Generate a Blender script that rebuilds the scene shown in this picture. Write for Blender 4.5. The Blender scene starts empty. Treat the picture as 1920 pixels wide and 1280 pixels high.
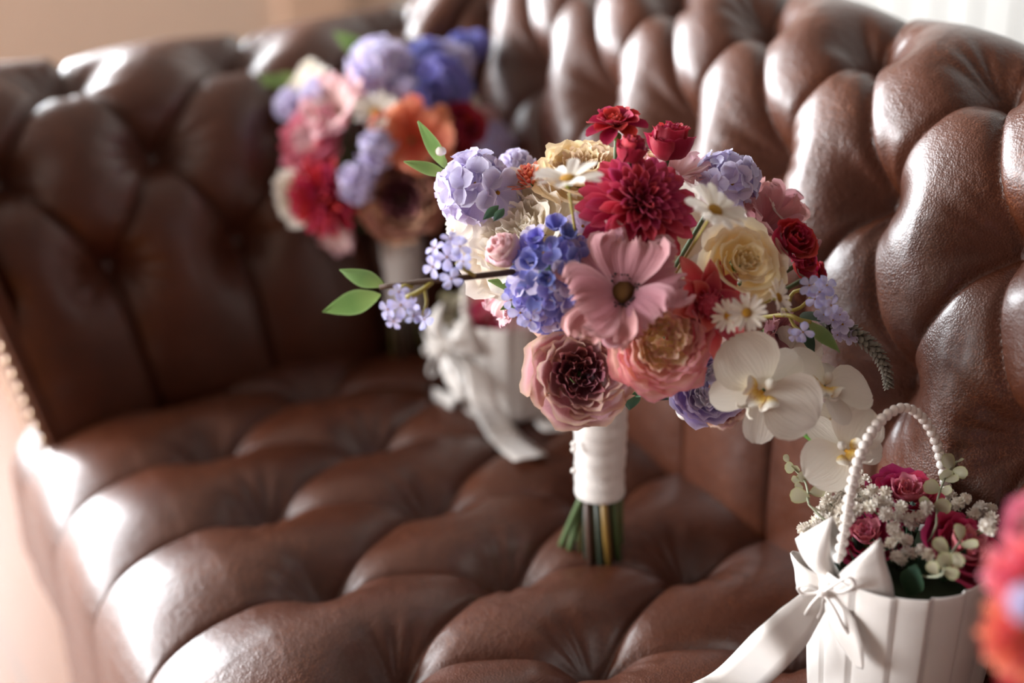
import bpy, math, random
import numpy as np
from mathutils import Matrix, Vector
random.seed(7)
PI = math.pi
S = bpy.context.scene
COL = S.collection

# ------------------------------------------------------------------ camera
# World: origin = inner corner of the left arm and the back at seat level, X along the sofa,
# Y towards the back, Z up. The floor lies at z = ZF.
ZF = -0.43
CAM = np.array([1.371, -0.728, 0.664])
YAW, PITCH, ROLL, FPX = math.radians(60.6), math.radians(-24.3), math.radians(1.5), 2667.0
CD = np.array([-math.sin(YAW)*math.cos(PITCH), math.cos(YAW)*math.cos(PITCH), math.sin(PITCH)])
_r = np.cross(CD, [0, 0, 1]); _r /= np.linalg.norm(_r); _u = np.cross(_r, CD)
CR = math.cos(ROLL)*_r - math.sin(ROLL)*_u
CU = math.sin(ROLL)*_r + math.cos(ROLL)*_u
cam = bpy.data.cameras.new('camera'); camo = bpy.data.objects.new('camera', cam); COL.objects.link(camo)
m = Matrix.Identity(4)
for i in range(3):
    m[i][0], m[i][1], m[i][2], m[i][3] = CR[i], CU[i], -CD[i], CAM[i]
camo.matrix_world = m
cam.lens = 50.0; cam.sensor_width = 36.0; cam.clip_start = 0.02
cam.dof.use_dof = True; cam.dof.focus_distance = 1.02; cam.dof.aperture_fstop = 1.75
S.camera = camo

# ------------------------------------------------------------------ world, daylight, exposure
w = bpy.data.worlds.new('sky'); S.world = w; w.use_nodes = True
w.node_tree.nodes['Background'].inputs[0].default_value = (0.78, 0.88, 1.0, 1)
w.node_tree.nodes['Background'].inputs[1].default_value = 1.0
def area(name, loc, rot, sx, sy, power, col):
    l = bpy.data.lights.new(name, 'AREA'); l.shape = 'RECTANGLE'; l.size = sx; l.size_y = sy
    l.energy = power; l.color = col
    o = bpy.data.objects.new(name, l); COL.objects.link(o); o.location = loc; o.rotation_euler = rot
# daylight coming through the windows: a rectangle in each opening, just outside the wall
XL = -2.25
WINS = [(-1.85, -0.20, 0.12, 1.75), (-3.75, -2.15, 0.12, 1.75)]
for k, (y0, y1, z0, z1) in enumerate(WINS):
    area(('window_left_offscreen', 'window_left_second_offscreen')[k], (XL-0.12, (y0+y1)/2, (z0+z1)/2), (0, -PI/2, 0), z1-z0, y1-y0, 135, (0.91, 0.96, 1.0))
area('window_front_offscreen', (-1.0, -4.12, 1.0), (PI/2, 0, 0), 1.7, 1.5, 128, (0.93, 0.97, 1.0))
S.view_settings.view_transform = 'Standard'; S.view_settings.look = 'None'
S.view_settings.exposure = 1.1; S.view_settings.gamma = 1.0
S.view_settings.use_curve_mapping = False
S.cycles.use_denoising = True
S.cycles.max_bounces = 8

# ------------------------------------------------------------------ helpers
def ray(px, py): return CD + CR*(px-960)/FPX - CU*(py-640)/FPX
def at(px, py, depth): return CAM + ray(px, py)*depth          # depth along the view axis, metres
def on_z(px, py, z):
    v = ray(px, py); return CAM + v*((z-CAM[2])/v[2])
def depth_of(p): return float((np.asarray(p)-CAM) @ CD)
def lin(h):
    h = h.lstrip('#'); o = []
    for i in (0, 2, 4):
        c = int(h[i:i+2], 16)/255; o.append(c/12.92 if c <= .04045 else ((c+.055)/1.055)**2.4)
    return (*o, 1)

class NT:
    def __init__(s, name):
        s.m = bpy.data.materials.new(name); s.m.use_nodes = True; s.t = s.m.node_tree; s.t.nodes.clear()
        s.out = s.n('ShaderNodeOutputMaterial')
    def n(s, typ, **kw):
        o = s.t.nodes.new(typ)
        for k, v in kw.items():
            if k.startswith('_'): setattr(o, k[1:], v)
        for k, v in kw.items():
            if not k.startswith('_'): o.inputs[k.replace('__', ' ')].default_value = v
        return o
    def l(s, a, b): s.t.links.new(a, b)
    def ramp(s, fac, stops):
        r = s.n('ShaderNodeValToRGB'); e = r.color_ramp.elements
        while len(e) < len(stops): e.new(.5)
        for k, (p, c) in enumerate(stops):
            e[k].position = p; e[k].color = lin(c) if isinstance(c, str) else c
        s.l(fac, r.inputs[0]); return r.outputs[0]
    def mix(s, fac, a, b, mode='MIX'):
        x = s.n('ShaderNodeMix', _data_type='RGBA', _blend_type=mode)
        for sock, v in ((x.inputs[0], fac), (x.inputs[6], a), (x.inputs[7], b)):
            if hasattr(v, 'is_linked'): s.l(v, sock)
            elif isinstance(v, str): sock.default_value = lin(v)
            else: sock.default_value = v
        return x.outputs[2]
    def math(s, op, a, b=None, c=None):
        x = s.n('ShaderNodeMath', _operation=op)
        for k, v in enumerate((a, b, c)):
            if v is None: continue
            if hasattr(v, 'is_linked'): s.l(v, x.inputs[k])
            else: x.inputs[k].default_value = v
        return x.outputs[0]
    def noise(s, vec, scale, detail=3, rough=.5):
        x = s.n('ShaderNodeTexNoise', Scale=scale, Detail=detail, Roughness=rough)
        s.l(vec, x.inputs['Vector']); return x.outputs['Fac']
    def bump(s, h, strength, dist):
        b = s.n('ShaderNodeBump', Strength=strength, Distance=dist); s.l(h, b.inputs['Height']); return b.outputs[0]
MATS = {}
def simple(name, col, rough=.5, spec=.5, metal=0, sheen=0, coat=0, bump=None):
    if name in MATS: return MATS[name]
    t = NT(name); p = t.n('ShaderNodeBsdfPrincipled', Roughness=rough, Metallic=metal)
    p.inputs['Specular IOR Level'].default_value = spec
    p.inputs['Sheen Weight'].default_value = sheen; p.inputs['Coat Weight'].default_value = coat
    co = t.n('ShaderNodeTexCoord')
    nz = t.noise(co.outputs['Object'], 35, 3)
    c = t.mix(nz, col, tuple(min(1, x*1.12) for x in lin(col)[:3]) + (1,))
    t.l(c, p.inputs['Base Color'])
    if bump: t.l(t.bump(t.noise(co.outputs['Object'], bump[0], 4), bump[1], bump[2]), p.inputs['Normal'])
    t.l(p.outputs[0], t.out.inputs[0]); MATS[name] = t.m; return t.m
def petal_mat(name, stops, edge=None, transl=.3, vein=.25, edge_pow=5, rough=.65):
    """petal colour running from base to tip (UV v), optional rim colour, fine veins along the petal"""
    if name in MATS: return MATS[name]
    t = NT(name); uv = t.n('ShaderNodeUVMap'); sp = t.n('ShaderNodeSeparateXYZ'); t.l(uv.outputs[0], sp.inputs[0])
    c = t.ramp(sp.outputs[1], stops)
    if edge:
        a = t.math('ABSOLUTE', t.math('MULTIPLY_ADD', sp.outputs[0], 2, -1))
        e = t.math('MAXIMUM', t.math('POWER', a, edge_pow), t.math('POWER', sp.outputs[1], edge_pow*1.6))
        c = t.mix(t.math('MULTIPLY', e, .8), c, edge)
    oi = t.n('ShaderNodeObjectInfo')
    hs = t.n('ShaderNodeHueSaturation')
    t.l(t.math('MULTIPLY_ADD', oi.outputs['Random'], .03, .485), hs.inputs['Hue'])
    t.l(t.math('MULTIPLY_ADD', oi.outputs['Random'], .24, .88), hs.inputs['Value'])
    t.l(c, hs.inputs['Color']); c = hs.outputs[0]
    mp = t.n('ShaderNodeMapping'); mp.inputs['Scale'].default_value = (26, 2.2, 1); t.l(uv.outputs[0], mp.inputs[0])
    nz = t.noise(mp.outputs[0], 1.0, 3, .6)
    p = t.n('ShaderNodeBsdfPrincipled', Roughness=rough); p.inputs['Specular IOR Level'].default_value = .25
    p.inputs['Sheen Weight'].default_value = .08
    t.l(c, p.inputs['Base Color']); b = t.bump(nz, vein, .0012); t.l(b, p.inputs['Normal'])
    tr = t.n('ShaderNodeBsdfTranslucent'); t.l(c, tr.inputs[0]); t.l(b, tr.inputs[1])
    mx = t.n('ShaderNodeMixShader', Fac=transl); t.l(p.outputs[0], mx.inputs[1]); t.l(tr.outputs[0], mx.inputs[2])
    t.l(mx.outputs[0], t.out.inputs[0]); MATS[name] = t.m; return t.m

def mesh(name, V, F, mat, UV=None, smooth=True, midx=None):
    me = bpy.data.meshes.new(name); me.from_pydata([tuple(map(float, v)) for v in V], [], [tuple(map(int, f)) for f in F])
    for q in (mat if isinstance(mat, (list, tuple)) else [mat]): me.materials.append(q)
    n = len(me.polygons)
    me.polygons.foreach_set('use_smooth', [smooth]*n)
    if midx is not None: me.polygons.foreach_set('material_index', list(map(int, midx)))
    if UV is not None:
        ul = me.uv_layers.new(name='UVMap'); vi = np.empty(len(me.loops), dtype=np.int32)
        me.loops.foreach_get('vertex_index', vi); ul.data.foreach_set('uv', np.asarray(UV, dtype=np.float32)[vi].ravel())
    me.update(); return me
def gridmesh(name, P, mat, closed_u=False, closed_v=False, uv=True):
    """P: array (nv, nu, 3)"""
    nv, nu = P.shape[:2]; idx = np.arange(nv*nu).reshape(nv, nu)
    a, b = idx, idx
    if closed_u: a = np.concatenate([a, a[:, :1]], 1)
    if closed_v: a = np.concatenate([a, a[:1]], 0)
    q = np.stack([a[:-1, :-1], a[:-1, 1:], a[1:, 1:], a[1:, :-1]], -1).reshape(-1, 4)
    me = bpy.data.meshes.new(name); V = P.reshape(-1, 3)
    me.vertices.add(len(V)); me.vertices.foreach_set('co', V.astype(np.float32).ravel())
    me.loops.add(q.size); me.loops.foreach_set('vertex_index', q.ravel().astype(np.int32))
    me.polygons.add(len(q)); me.polygons.foreach_set('loop_start', np.arange(0, q.size, 4, dtype=np.int32))
    me.update(calc_edges=True); me.polygons.foreach_set('use_smooth', [True]*len(q))
    me.materials.append(mat)
    if uv:
        U = np.stack(np.meshgrid(np.linspace(0, 1, nu), np.linspace(0, 1, nv)), -1).reshape(-1, 2)
        ul = me.uv_layers.new(name='UVMap'); ul.data.foreach_set('uv', U[q.ravel()].astype(np.float32).ravel())
    me.validate(); me.update(); return me
def ob(name, me, parent=None, M=None, world=False):
    o = bpy.data.objects.new(name, me); COL.objects.link(o)
    if parent is not None: o.parent = parent
    if M is not None:
        if world and parent is not None: M = world_of(parent).inverted() @ M
        o.matrix_local = M if parent is None else M
        o.matrix_basis = M
    o['_w'] = 0; del o['_w']
    return o
WM = {}
def world_of(o):
    M = o.matrix_basis.copy()
    return M if o.parent is None else world_of(o.parent) @ M
def tag(o, label, cat, group=None, kind=None):
    o['label'] = label; o['category'] = cat
    if group: o['group'] = group
    if kind: o['kind'] = kind
    return o
def struct(o): o['kind'] = 'structure'; return o
def empty(name, loc):
    o = bpy.data.objects.new(name, None); COL.objects.link(o); o.matrix_basis = Matrix.Translation(Vector(loc)); o.empty_display_size = .05
    return o
def box(name, lo, hi, mat, parent=None, bev=0.0):
    (x0, y0, z0), (x1, y1, z1) = lo, hi
    V = [(x0,y0,z0),(x1,y0,z0),(x1,y1,z0),(x0,y1,z0),(x0,y0,z1),(x1,y0,z1),(x1,y1,z1),(x0,y1,z1)]
    F = [(0,3,2,1),(4,5,6,7),(0,1,5,4),(1,2,6,5),(2,3,7,6),(3,0,4,7)]
    o = ob(name, mesh(name, V, F, mat, smooth=False), parent)
    if bev:
        b = o.modifiers.new('bevel', 'BEVEL'); b.width = bev; b.segments = 3
    return o
def frame_to(n, up=(0, 0, 1), twist=0.0):
    """rotation whose local Z is n; local Y as near to `up` as possible; then twisted about n"""
    z = Vector(n).normalized(); y = Vector(up) - z*Vector(up).dot(z)
    if y.length < 1e-4: y = Vector((0, 1, 0)) - z*z.y
    y.normalize(); x = y.cross(z)
    M = Matrix(((x.x, y.x, z.x, 0), (x.y, y.y, z.y, 0), (x.z, y.z, z.z, 0), (0, 0, 0, 1)))
    return M @ Matrix.Rotation(twist, 4, 'Z')
def TRS(p, R, s): return Matrix.Translation(Vector(p)) @ R @ Matrix.Scale(s, 4)
def rz(a): return Matrix.Rotation(a, 4, 'Z')
def tube(pts, rad, seg=8, cap=True):
    """verts, faces of a tube along pts; rad scalar or list"""
    pts = [Vector(p) for p in pts]; n = len(pts)
    rad = [rad]*n if not hasattr(rad, '__len__') else rad
    V, F = [], []; prev = None
    for i, p in enumerate(pts):
        t = (pts[min(i+1, n-1)] - pts[max(i-1, 0)]).normalized()
        a = prev - t*prev.dot(t) if prev is not None else (Vector((0, 0, 1)) if abs(t.z) < .9 else Vector((1, 0, 0))).cross(t)
        a.normalize(); b = t.cross(a); prev = a
        for k in range(seg):
            q = 2*PI*k/seg; V.append(p + (a*math.cos(q) + b*math.sin(q))*rad[i])
    for i in range(n-1):
        for k in range(seg):
            k2 = (k+1) % seg; F.append((i*seg+k, i*seg+k2, (i+1)*seg+k2, (i+1)*seg+k))
    if cap: F.append(tuple(range(seg))[::-1]); F.append(tuple((n-1)*seg+k for k in range(seg)))
    return V, F
def bez(p0, p1, p2, n=8):
    p0, p1, p2 = map(lambda q: np.asarray(q, float), (p0, p1, p2))
    return [(1-t)**2*p0 + 2*t*(1-t)*p1 + t*t*p2 for t in np.linspace(0, 1, n)]
def crv(pts, n=24):
    """smooth curve through pts"""
    P = np.asarray(pts, float); k = len(P); out = []
    for t in np.linspace(0, k-1, n):
        i = min(int(t), k-2); f = t-i
        a, b, c, d = P[max(i-1, 0)], P[i], P[i+1], P[min(i+2, k-1)]
        out.append(.5*((2*b) + (c-a)*f + (2*a-5*b+4*c-d)*f*f + (3*b-a-3*c+d)*f**3))
    return np.array(out)
def lathe(prof, seg=24, mod=None):
    """grid (nv,nu,3) around Z"""
    P = np.zeros((len(prof), seg+1, 3))
    for i, (r_, z) in enumerate(prof):
        for k in range(seg+1):
            a = 2*PI*(k % seg)/seg; r2 = r_*(1 + (mod(a, i/(len(prof)-1)) if mod else 0))
            P[i, k] = (r2*math.cos(a), r2*math.sin(a), z)
    return P
def sphere_grid(r_=1, nu=14, nv=8, sz=1):
    return lathe([(r_*max(1e-4, math.sin(PI*i/nv)), -r_*sz*math.cos(PI*i/nv)) for i in range(nv+1)], nu)

# ------------------------------------------------------------------ surface materials
def leather():
    t = NT('brown leather'); co = t.n('ShaderNodeTexCoord').outputs['Object']
    big = t.noise(co, 7, 4, .6); mid = t.noise(co, 30, 4, .6)
    c = t.mix(big, '#250e05', '#52240f'); c = t.mix(t.math('MULTIPLY', mid, .55), c, '#643014')
    # worn crackle: pale thin lines in patches
    wv = t.n('ShaderNodeVectorMath', _operation='MULTIPLY_ADD'); t.l(co, wv.inputs[0]); wv.inputs[1].default_value = (1, 1, 1)
    nzc = t.n('ShaderNodeTexNoise', Scale=60, Detail=3); t.l(co, nzc.inputs['Vector'])
    sc = t.n('ShaderNodeVectorMath', _operation='SCALE', Scale=.02); t.l(nzc.outputs['Color'], sc.inputs[0]); t.l(sc.outputs[0], wv.inputs[2])
    vo = t.n('ShaderNodeTexVoronoi', Scale=230, _feature='DISTANCE_TO_EDGE'); t.l(wv.outputs[0], vo.inputs['Vector'])
    ln = t.math('LESS_THAN', vo.outputs['Distance'], .05)
    pt = t.ramp(t.noise(co, 11, 4, .65), [(.44, '#000000'), (.66, '#ffffff')])
    c = t.mix(t.math('MULTIPLY', t.math('MULTIPLY', ln, pt), .3), c, '#9a5c3a')
    p = t.n('ShaderNodeBsdfPrincipled', Roughness=.4); t.l(c, p.inputs['Base Color'])
    p.inputs['Specular IOR Level'].default_value = .5
    p.inputs['Coat Weight'].default_value = .48; p.inputs['Coat Roughness'].default_value = .26
    t.l(t.math('MULTIPLY_ADD', mid, .18, .34), p.inputs['Roughness'])
    g = t.n('ShaderNodeTexVoronoi', Scale=620); t.l(co, g.inputs['Vector'])
    h = t.math('ADD', t.math('MULTIPLY', g.outputs['Distance'], .55), t.math('MULTIPLY', t.noise(co, 160, 3), 1.2))
    h = t.math('ADD', h, t.math('MULTIPLY', t.noise(co, 38, 3), 2.2))
    t.l(t.bump(h, .42, .0017), p.inputs['Normal'])
    t.l(p.outputs[0], t.out.inputs[0]); return t.m
LEATHER = leather()
def wood_floor():
    t = NT('oak floor'); co = t.n('ShaderNodeTexCoord').outputs['Object']
    mp = t.n('ShaderNodeMapping'); mp.inputs['Scale'].default_value = (1.2, 14, 1); t.l(co, mp.inputs[0])
    br = t.n('ShaderNodeTexBrick', Scale=1.0); br.offset = .37
    br.inputs['Color1'].default_value = lin('#7a4310'); br.inputs['Color2'].default_value = lin('#68380d')
    br.inputs['Mortar'].default_value = lin('#5d3a1c'); br.inputs['Mortar Size'].default_value = .006
    br.inputs['Brick Width'].default_value = 1.4; br.inputs['Row Height'].default_value = .14; t.l(co, br.inputs['Vector'])
    c = t.mix(t.math('MULTIPLY', t.noise(mp.outputs[0], 5, 5, .6), .5), br.outputs[0], '#7c4b22')
    p = t.n('ShaderNodeBsdfPrincipled', Roughness=.4); p.inputs['Specular IOR Level'].default_value = .22; t.l(c, p.inputs['Base Color'])
    t.l(t.bump(t.noise(mp.outputs[0], 8, 4), .15, .002), p.inputs['Normal'])
    t.l(p.outputs[0], t.out.inputs[0]); return t.m
WALL_W = simple('painted white boards', '#979590', .55)
WALL_B = simple('warm beige plaster', '#c4ae9c', .8)
WALL_D = simple('brown plaster', '#3a2e27', .85)
CEIL = simple('ceiling paint', '#6a635c', .9)
TRIM = simple('window paint', '#e6e4e0', .5)
DWOOD = simple('dark stained wood', '#2a1710', .35)
BRASS = simple('aged brass', '#86705a', .35, metal=1)
SATIN = simple('ivory satin', '#d8d1cb', .32, .5, sheen=.3, bump=(9, .15, .004))
PEARL = simple('pearl', '#f3ebe4', .18, .6, coat=.5)

# ------------------------------------------------------------------ room
XR, YB, YF, ZC = 3.3, 1.0, -4.0, 2.15
struct(box('floor', (XL-.2, YF-.2, ZF-.05), (XR+.2, YB+.2, ZF), wood_floor()))
struct(box('ceiling', (XL-.2, YF-.2, ZC), (XR+.2, YB+.2, ZC+.05), CEIL))
wb = struct(box('wall_back', (XL-.2, YB+.012, ZF), (XR+.2, YB+.15, ZC), WALL_W))
struct(box('wall_right', (XR, YF-.15, ZF), (XR+.15, YB+.01, ZC), WALL_D))
def wall_with_holes(name, axis, pos, thick, a0, a1, holes, mat):
    """wall in the plane axis=pos (0: x, 1: y) with rectangular openings"""
    V, F = [], []
    def bx(u0, u1, z0, z1):
        if u1-u0 < 1e-4 or z1-z0 < 1e-4: return
        lo, hi = ((pos, u0, z0), (pos+thick, u1, z1)) if axis == 0 else ((u0, pos, z0), (u1, pos+thick, z1))
        (x0, y0, z0), (x1, y1, z1) = lo, hi; n = len(V)
        V.extend([(x0,y0,z0),(x1,y0,z0),(x1,y1,z0),(x0,y1,z0),(x0,y0,z1),(x1,y0,z1),(x1,y1,z1),(x0,y1,z1)])
        F.extend([tuple(n+i for i in f) for f in [(0,3,2,1),(4,5,6,7),(0,1,5,4),(1,2,6,5),(2,3,7,6),(3,0,4,7)]])
    u = a0
    for (h0, h1, z0, z1) in sorted(holes):
        bx(u, h0, ZF, ZC); bx(h0, h1, ZF, z0); bx(h0, h1, z1, ZC); u = h1
    bx(u, a1, ZF, ZC)
    return struct(ob(name, mesh(name, V, F, mat, smooth=False)))
wall_with_holes('wall_left', 0, XL-.1, .1, YF, YB+.01, WINS, WALL_B)
wall_with_holes('wall_front', 1, YF-.1, .1, XL-.2, XR+.2, [(-1.85, -.15, .25, 1.75)], WALL_B)
def window(n, axis, pos, h0, h1, z0, z1):
    V, F = [], []
    def bx(lo, hi):
        (x0, y0, z0), (x1, y1, z1) = lo, hi; k = len(V)
        V.extend([(x0,y0,z0),(x1,y0,z0),(x1,y1,z0),(x0,y1,z0),(x0,y0,z1),(x1,y0,z1),(x1,y1,z1),(x0,y1,z1)])
        F.extend([tuple(k+i for i in f) for f in [(0,3,2,1),(4,5,6,7),(0,1,5,4),(1,2,6,5),(2,3,7,6),(3,0,4,7)]])
    for a, b, c, d in [(h0-.04, h0+.03, z0-.04, z1+.04), (h1-.03, h1+.04, z0-.04, z1+.04), (h0, h1, z0-.05, z0+.03), (h0, h1, z1-.03, z1+.04),
                       ((h0+h1)/2-.015, (h0+h1)/2+.015, z0, z1), (h0, h1, z0+(z1-z0)*.62, z0+(z1-z0)*.62+.025)]:
        bx(*(((pos, a, c), (pos+.04, b, d)) if axis == 0 else ((a, pos, c), (b, pos+.04, d))))
    struct(ob('window_%d' % n, mesh('window', V, F, TRIM, smooth=False)))
for k, (a, b, c, d) in enumerate(WINS): window(k+1, 0, XL-.03, a, b, c, d)
window(3, 1, YF-.03, -1.85, -.15, .25, 1.75)
# vertical boards of the panelled back wall, each a plank of its own
PW = .079
pb = mesh('plank', [(0,0,ZF),(PW-.006,0,ZF),(PW-.006,.012,ZF),(0,.012,ZF),(0,0,ZC),(PW-.006,0,ZC),(PW-.006,.012,ZC),(0,.012,ZC)],
          [(0,1,5,4),(1,2,6,5),(3,0,4,7)], WALL_W, smooth=False)
x = XL
while x < XR:
    ob('plank', pb, wb, Matrix.Translation((x, YB, 0))); x += PW
# skirting and a raised door casing on the left wall
struct(box('baseboard_left', (XL, YF, ZF), (XL+.02, YB, ZF+.12), WALL_B))
struct(box('trim_1', (XL, .62, ZF), (XL+.035, .82, ZC), simple('casing paint', '#c8a890', .6), bev=.008))

# ------------------------------------------------------------------ sofa
SX, SY, Y0S = .137, .139, -.374           # seat buttons: spacing along X, row spacing, first row
def tuft(p, q, q_lo, q_hi, sxm, sym, Dc, Db, rb, run=.16, pw=.55):
    """height of diamond tufting. Buttons at integer p for q = 0, 1.. and at half p for q = .5 ..
    outside q_lo..q_hi the folds run straight. sxm / sym: metres per unit of p / q."""
    qc = np.clip(q, q_lo, q_hi)
    al, be = p+qc, p-qc
    f = lambda x: np.power(np.clip(1-(1-2*np.abs(x-np.round(x)))**2, 0, 1), pw)
    P = f(al)*f(be)
    out = np.abs(q-qc)*sym
    h = -Dc*(1-P)*np.exp(-(out/run)**2)
    for x in (al, be):                                                # stitched pleat: a narrow groove, one lip lapping the other
        sd = (x-np.round(x))*sxm*.72; fade = np.exp(-(out/.5)**2)
        h -= .0042*np.exp(-(sd/.0030)**2)*fade
        h += .0022*np.tanh(sd/.0025)*np.exp(-np.abs(sd)/.014)*fade
    # nearest button
    best = np.full(p.shape, 9.0); ang = np.zeros(p.shape)
    for k in (np.floor(2*qc)/2, np.ceil(2*qc)/2):
        off = np.where(np.abs((k*2) % 2 - 1) < .25, .5, 0)
        pr = np.round(p-off)+off
        dx, dy = (p-pr)*sxm, (q-k)*sym; d = np.hypot(dx, dy)
        ang = np.where(d < best, np.arctan2(dy, dx)+pr*1.7+k*2.3, ang); best = np.minimum(best, d)
    h -= Db*np.exp(-(best/rb)**2)
    h += .0013*np.sin(9*ang+3*np.sin(2*ang))*np.exp(-((best-.028)/.02)**2)
    return h
def normals(P):
    du = np.gradient(P, axis=1); dv = np.gradient(P, axis=0); n = np.cross(du, dv)
    return n/np.maximum(np.linalg.norm(n, axis=-1, keepdims=True), 1e-9)

sofa = empty('chesterfield_sofa', (.8, -.2, ZF))
tag(sofa, 'brown leather button-tufted sofa with rolled back and arms', 'sofa')
SL = 1.62                                    # inner length
def to_local(me, o): me.transform(Matrix.Translation(-world_of(o).translation)); return me
def part(name, me, parent): return ob(name, to_local(me, parent), parent)
# seat: along t from under the back, over the front edge and down
def seat_profile():
    pts = [(.06, -.03), (.02, -.012), (-.04, 0), (-.15, .004), (-.28, .006), (-.37, .006)]
    for a in np.linspace(12, 84, 9): pts.append((-.40-.145*math.sin(math.radians(a))**.95, -.095+.101*math.cos(math.radians(a))**.8))
    pts += [(-.545, -.13), (-.545, -.17), (-.535, -.205)]
    P = crv(pts, 600); s = np.r_[0, np.cumsum(np.linalg.norm(np.diff(P, axis=0), axis=1))]
    t = np.linspace(0, s[-1], 330); return np.stack([np.interp(t, s, P[:, 0]), np.interp(t, s, P[:, 1])], 1), t
SP, ST = seat_profile()
def seat_mesh():
    xs = np.arange(-.05, SL+.051, .0024)
    X, T = np.meshgrid(xs, ST); Y = np.repeat(SP[:, :1], len(xs), 1); Z = np.repeat(SP[:, 1:], len(xs), 1)
    t0 = np.interp(Y0S, SP[::-1, 0], ST[::-1])                       # arc length of the first button row
    q = (t0-T)/(2*SY)                                                # q = 0 first row, 1 third row
    h = tuft(X/SX, q, 0.0, 1.0, SX, 2*SY, .0175, .026, .029)
    h -= .02*np.exp(-((T-ST[-1])/.01)**2)
    B = np.stack([X, Y, Z], -1); n = normals(B); n *= np.sign(n[5, 5, 2] + 1e-9) 
    return B + n*h[..., None], xs
SG, SXS = seat_mesh()
def seat_z(x, y):
    """height of the seat surface above (x, y)"""
    i = int(np.clip(round((x-SXS[0])/.0024), 0, len(SXS)-1)); col = SG[:, i]
    m_ = col[:, 2] > -.09; return float(np.interp(-y, -col[m_][:, 1], col[m_][:, 2]))
def on_seat(px, py, lift=0.0):
    z = 0.0
    for _ in range(6): p = on_z(px, py, z+lift); z = seat_z(p[0], p[1])
    p[2] = z+lift; return p
part('seat_cushion', gridmesh('seat', SG, LEATHER), sofa)
# button
bt = gridmesh('button', lathe([(.0105, -.004), (.011, 0), (.009, .0035), (.005, .0052), (1e-4, .0056)], 14), LEATHER)
def button(pos, n): ob('button', bt, sofa, TRS(pos, frame_to(n), 1), world=True)
for j in range(3):
    for i in range(0, 13):
        x = (i + (.5 if j == 1 else 0))*SX
        if .02 < x < SL-.02: button((x, Y0S+j*SY, seat_z(x, Y0S+j*SY)+.001), (0, 0, 1))
# back and arms: profile (d outwards, z) swept along each side
def side_profile(k):
    pts = np.array([(-.005, -.08), (-.022, .0), (-.026, .10), (-.018, .20), (.008, .30), (.05, .372), (.105, .412), (.165, .414), (.218, .38),
                    (.238, .325), (.222, .272), (.185, .245), (.165, .22), (.17, .05), (.172, -.15), (.17, -.34)], float)
    pts[:, 1] = np.where(pts[:, 1] > 0, pts[:, 1]*k, pts[:, 1])
    P = crv(pts, 900); s = np.r_[0, np.cumsum(np.linalg.norm(np.diff(P, axis=0), axis=1))]
    t = np.linspace(0, s[-1], 400); return np.stack([np.interp(t, s, P[:, 0]), np.interp(t, s, P[:, 1])], 1), t
def side(name, length, k, sp, phase, place, rows, seam0, seam1):
    """length along the side, phase: position of a button of the middle row; rows: z of lower and middle rows"""
    prof, t = side_profile(k)
    up = prof[:90]                                                    # inner face, z rising
    tz = lambda z: np.interp(z, prof[:136, 1], t[:136])
    t_lo, t_mid = tz(rows[0]), tz(rows[1]); rs = t_mid-t_lo
    ls = np.arange(0, length+.0025, .0025)
    A, T = np.meshgrid(ls, t); D = np.repeat(prof[:, :1], len(ls), 1); Z = np.repeat(prof[:, 1:], len(ls), 1)
    q = (T-t_mid)/(2*rs); p = (A-phase)/sp
    h = tuft(p, q, -.5, .5, sp, 2*rs, .0165, .032, .031, np.where(q > 0, .075, .2), .5)
    fade = np.clip((t_mid+rs*2.6-T)/.10, 0, 1); h *= fade             # plain on the outside of the scroll
    # mitred corners: the run is shorter the further in, longer the further out
    u = ls/length
    S0 = seam0(D) if seam0 else 0*D; S1 = seam1(D, Z) if seam1 else 0*D
    A2 = (A/length)*(length+S1-S0)+S0
    if k < 1: Z = np.where(Z > 0, Z*(1+(1/k-1)*np.exp(-(A/.09)**2)), Z)
    B = np.stack([A2, D, Z], -1); n = normals(B)
    if n[50, 5, 1] > 0: n = -n
    e = .02                                                          # pull in at the corner seam
    Z = B[..., 2]
    h2 = h - .007*np.exp(-(A/e)**2)*(seam0 is not None)*fade - .007*np.exp(-((length-A)/e)**2)*(seam1 is not None and k == 1)*fade
    G = B + n*h2[..., None]
    W = place(G)
    o = part(name, gridmesh(name, W, LEATHER), sofa)
    nb = place(n) - place(0*n)
    btns = []
    for row, tt in ((-1, t_lo), (0, t_mid), (1, t_mid+rs)):
        i = int(np.argmin(np.abs(t-tt))); k0 = 0 if row == 0 else .5
        for c in np.arange(-20, 20)+k0:
            a = phase+c*sp
            if .03 < a < length-.03:
                j = int(round(a/.0025)); button(tuple(W[i, j]+nb[i, j]*.001), tuple(nb[i, j]))
    return o, prof
AL = .50                                                              # arm length
# back: a = x, d -> +y
part_back, PB = side('backrest', SL, 1.0, .122, .728, lambda G: np.stack([G[..., 0], G[..., 1], G[..., 2]], -1), (.185, .315),
                     lambda D: -np.maximum(D, -.03)-.014, lambda D, Z: np.maximum(D, -.03)+.014)
KA = .81
part_arm, PA = side('armrest', AL, KA, .134, .325, lambda G: np.stack([-G[..., 1], -G[..., 0], G[..., 2]], -1), (.15, .262),
                    lambda D: -np.maximum(D, -.03)-.014, lambda D, Z: .2*Z)
side('armrest', AL, KA, .134, .325, lambda G: np.stack([SL+G[..., 1], -G[..., 0], G[..., 2]], -1), (.15, .262),
     lambda D: -np.maximum(D, -.03)-.014, lambda D, Z: .2*Z)
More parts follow.
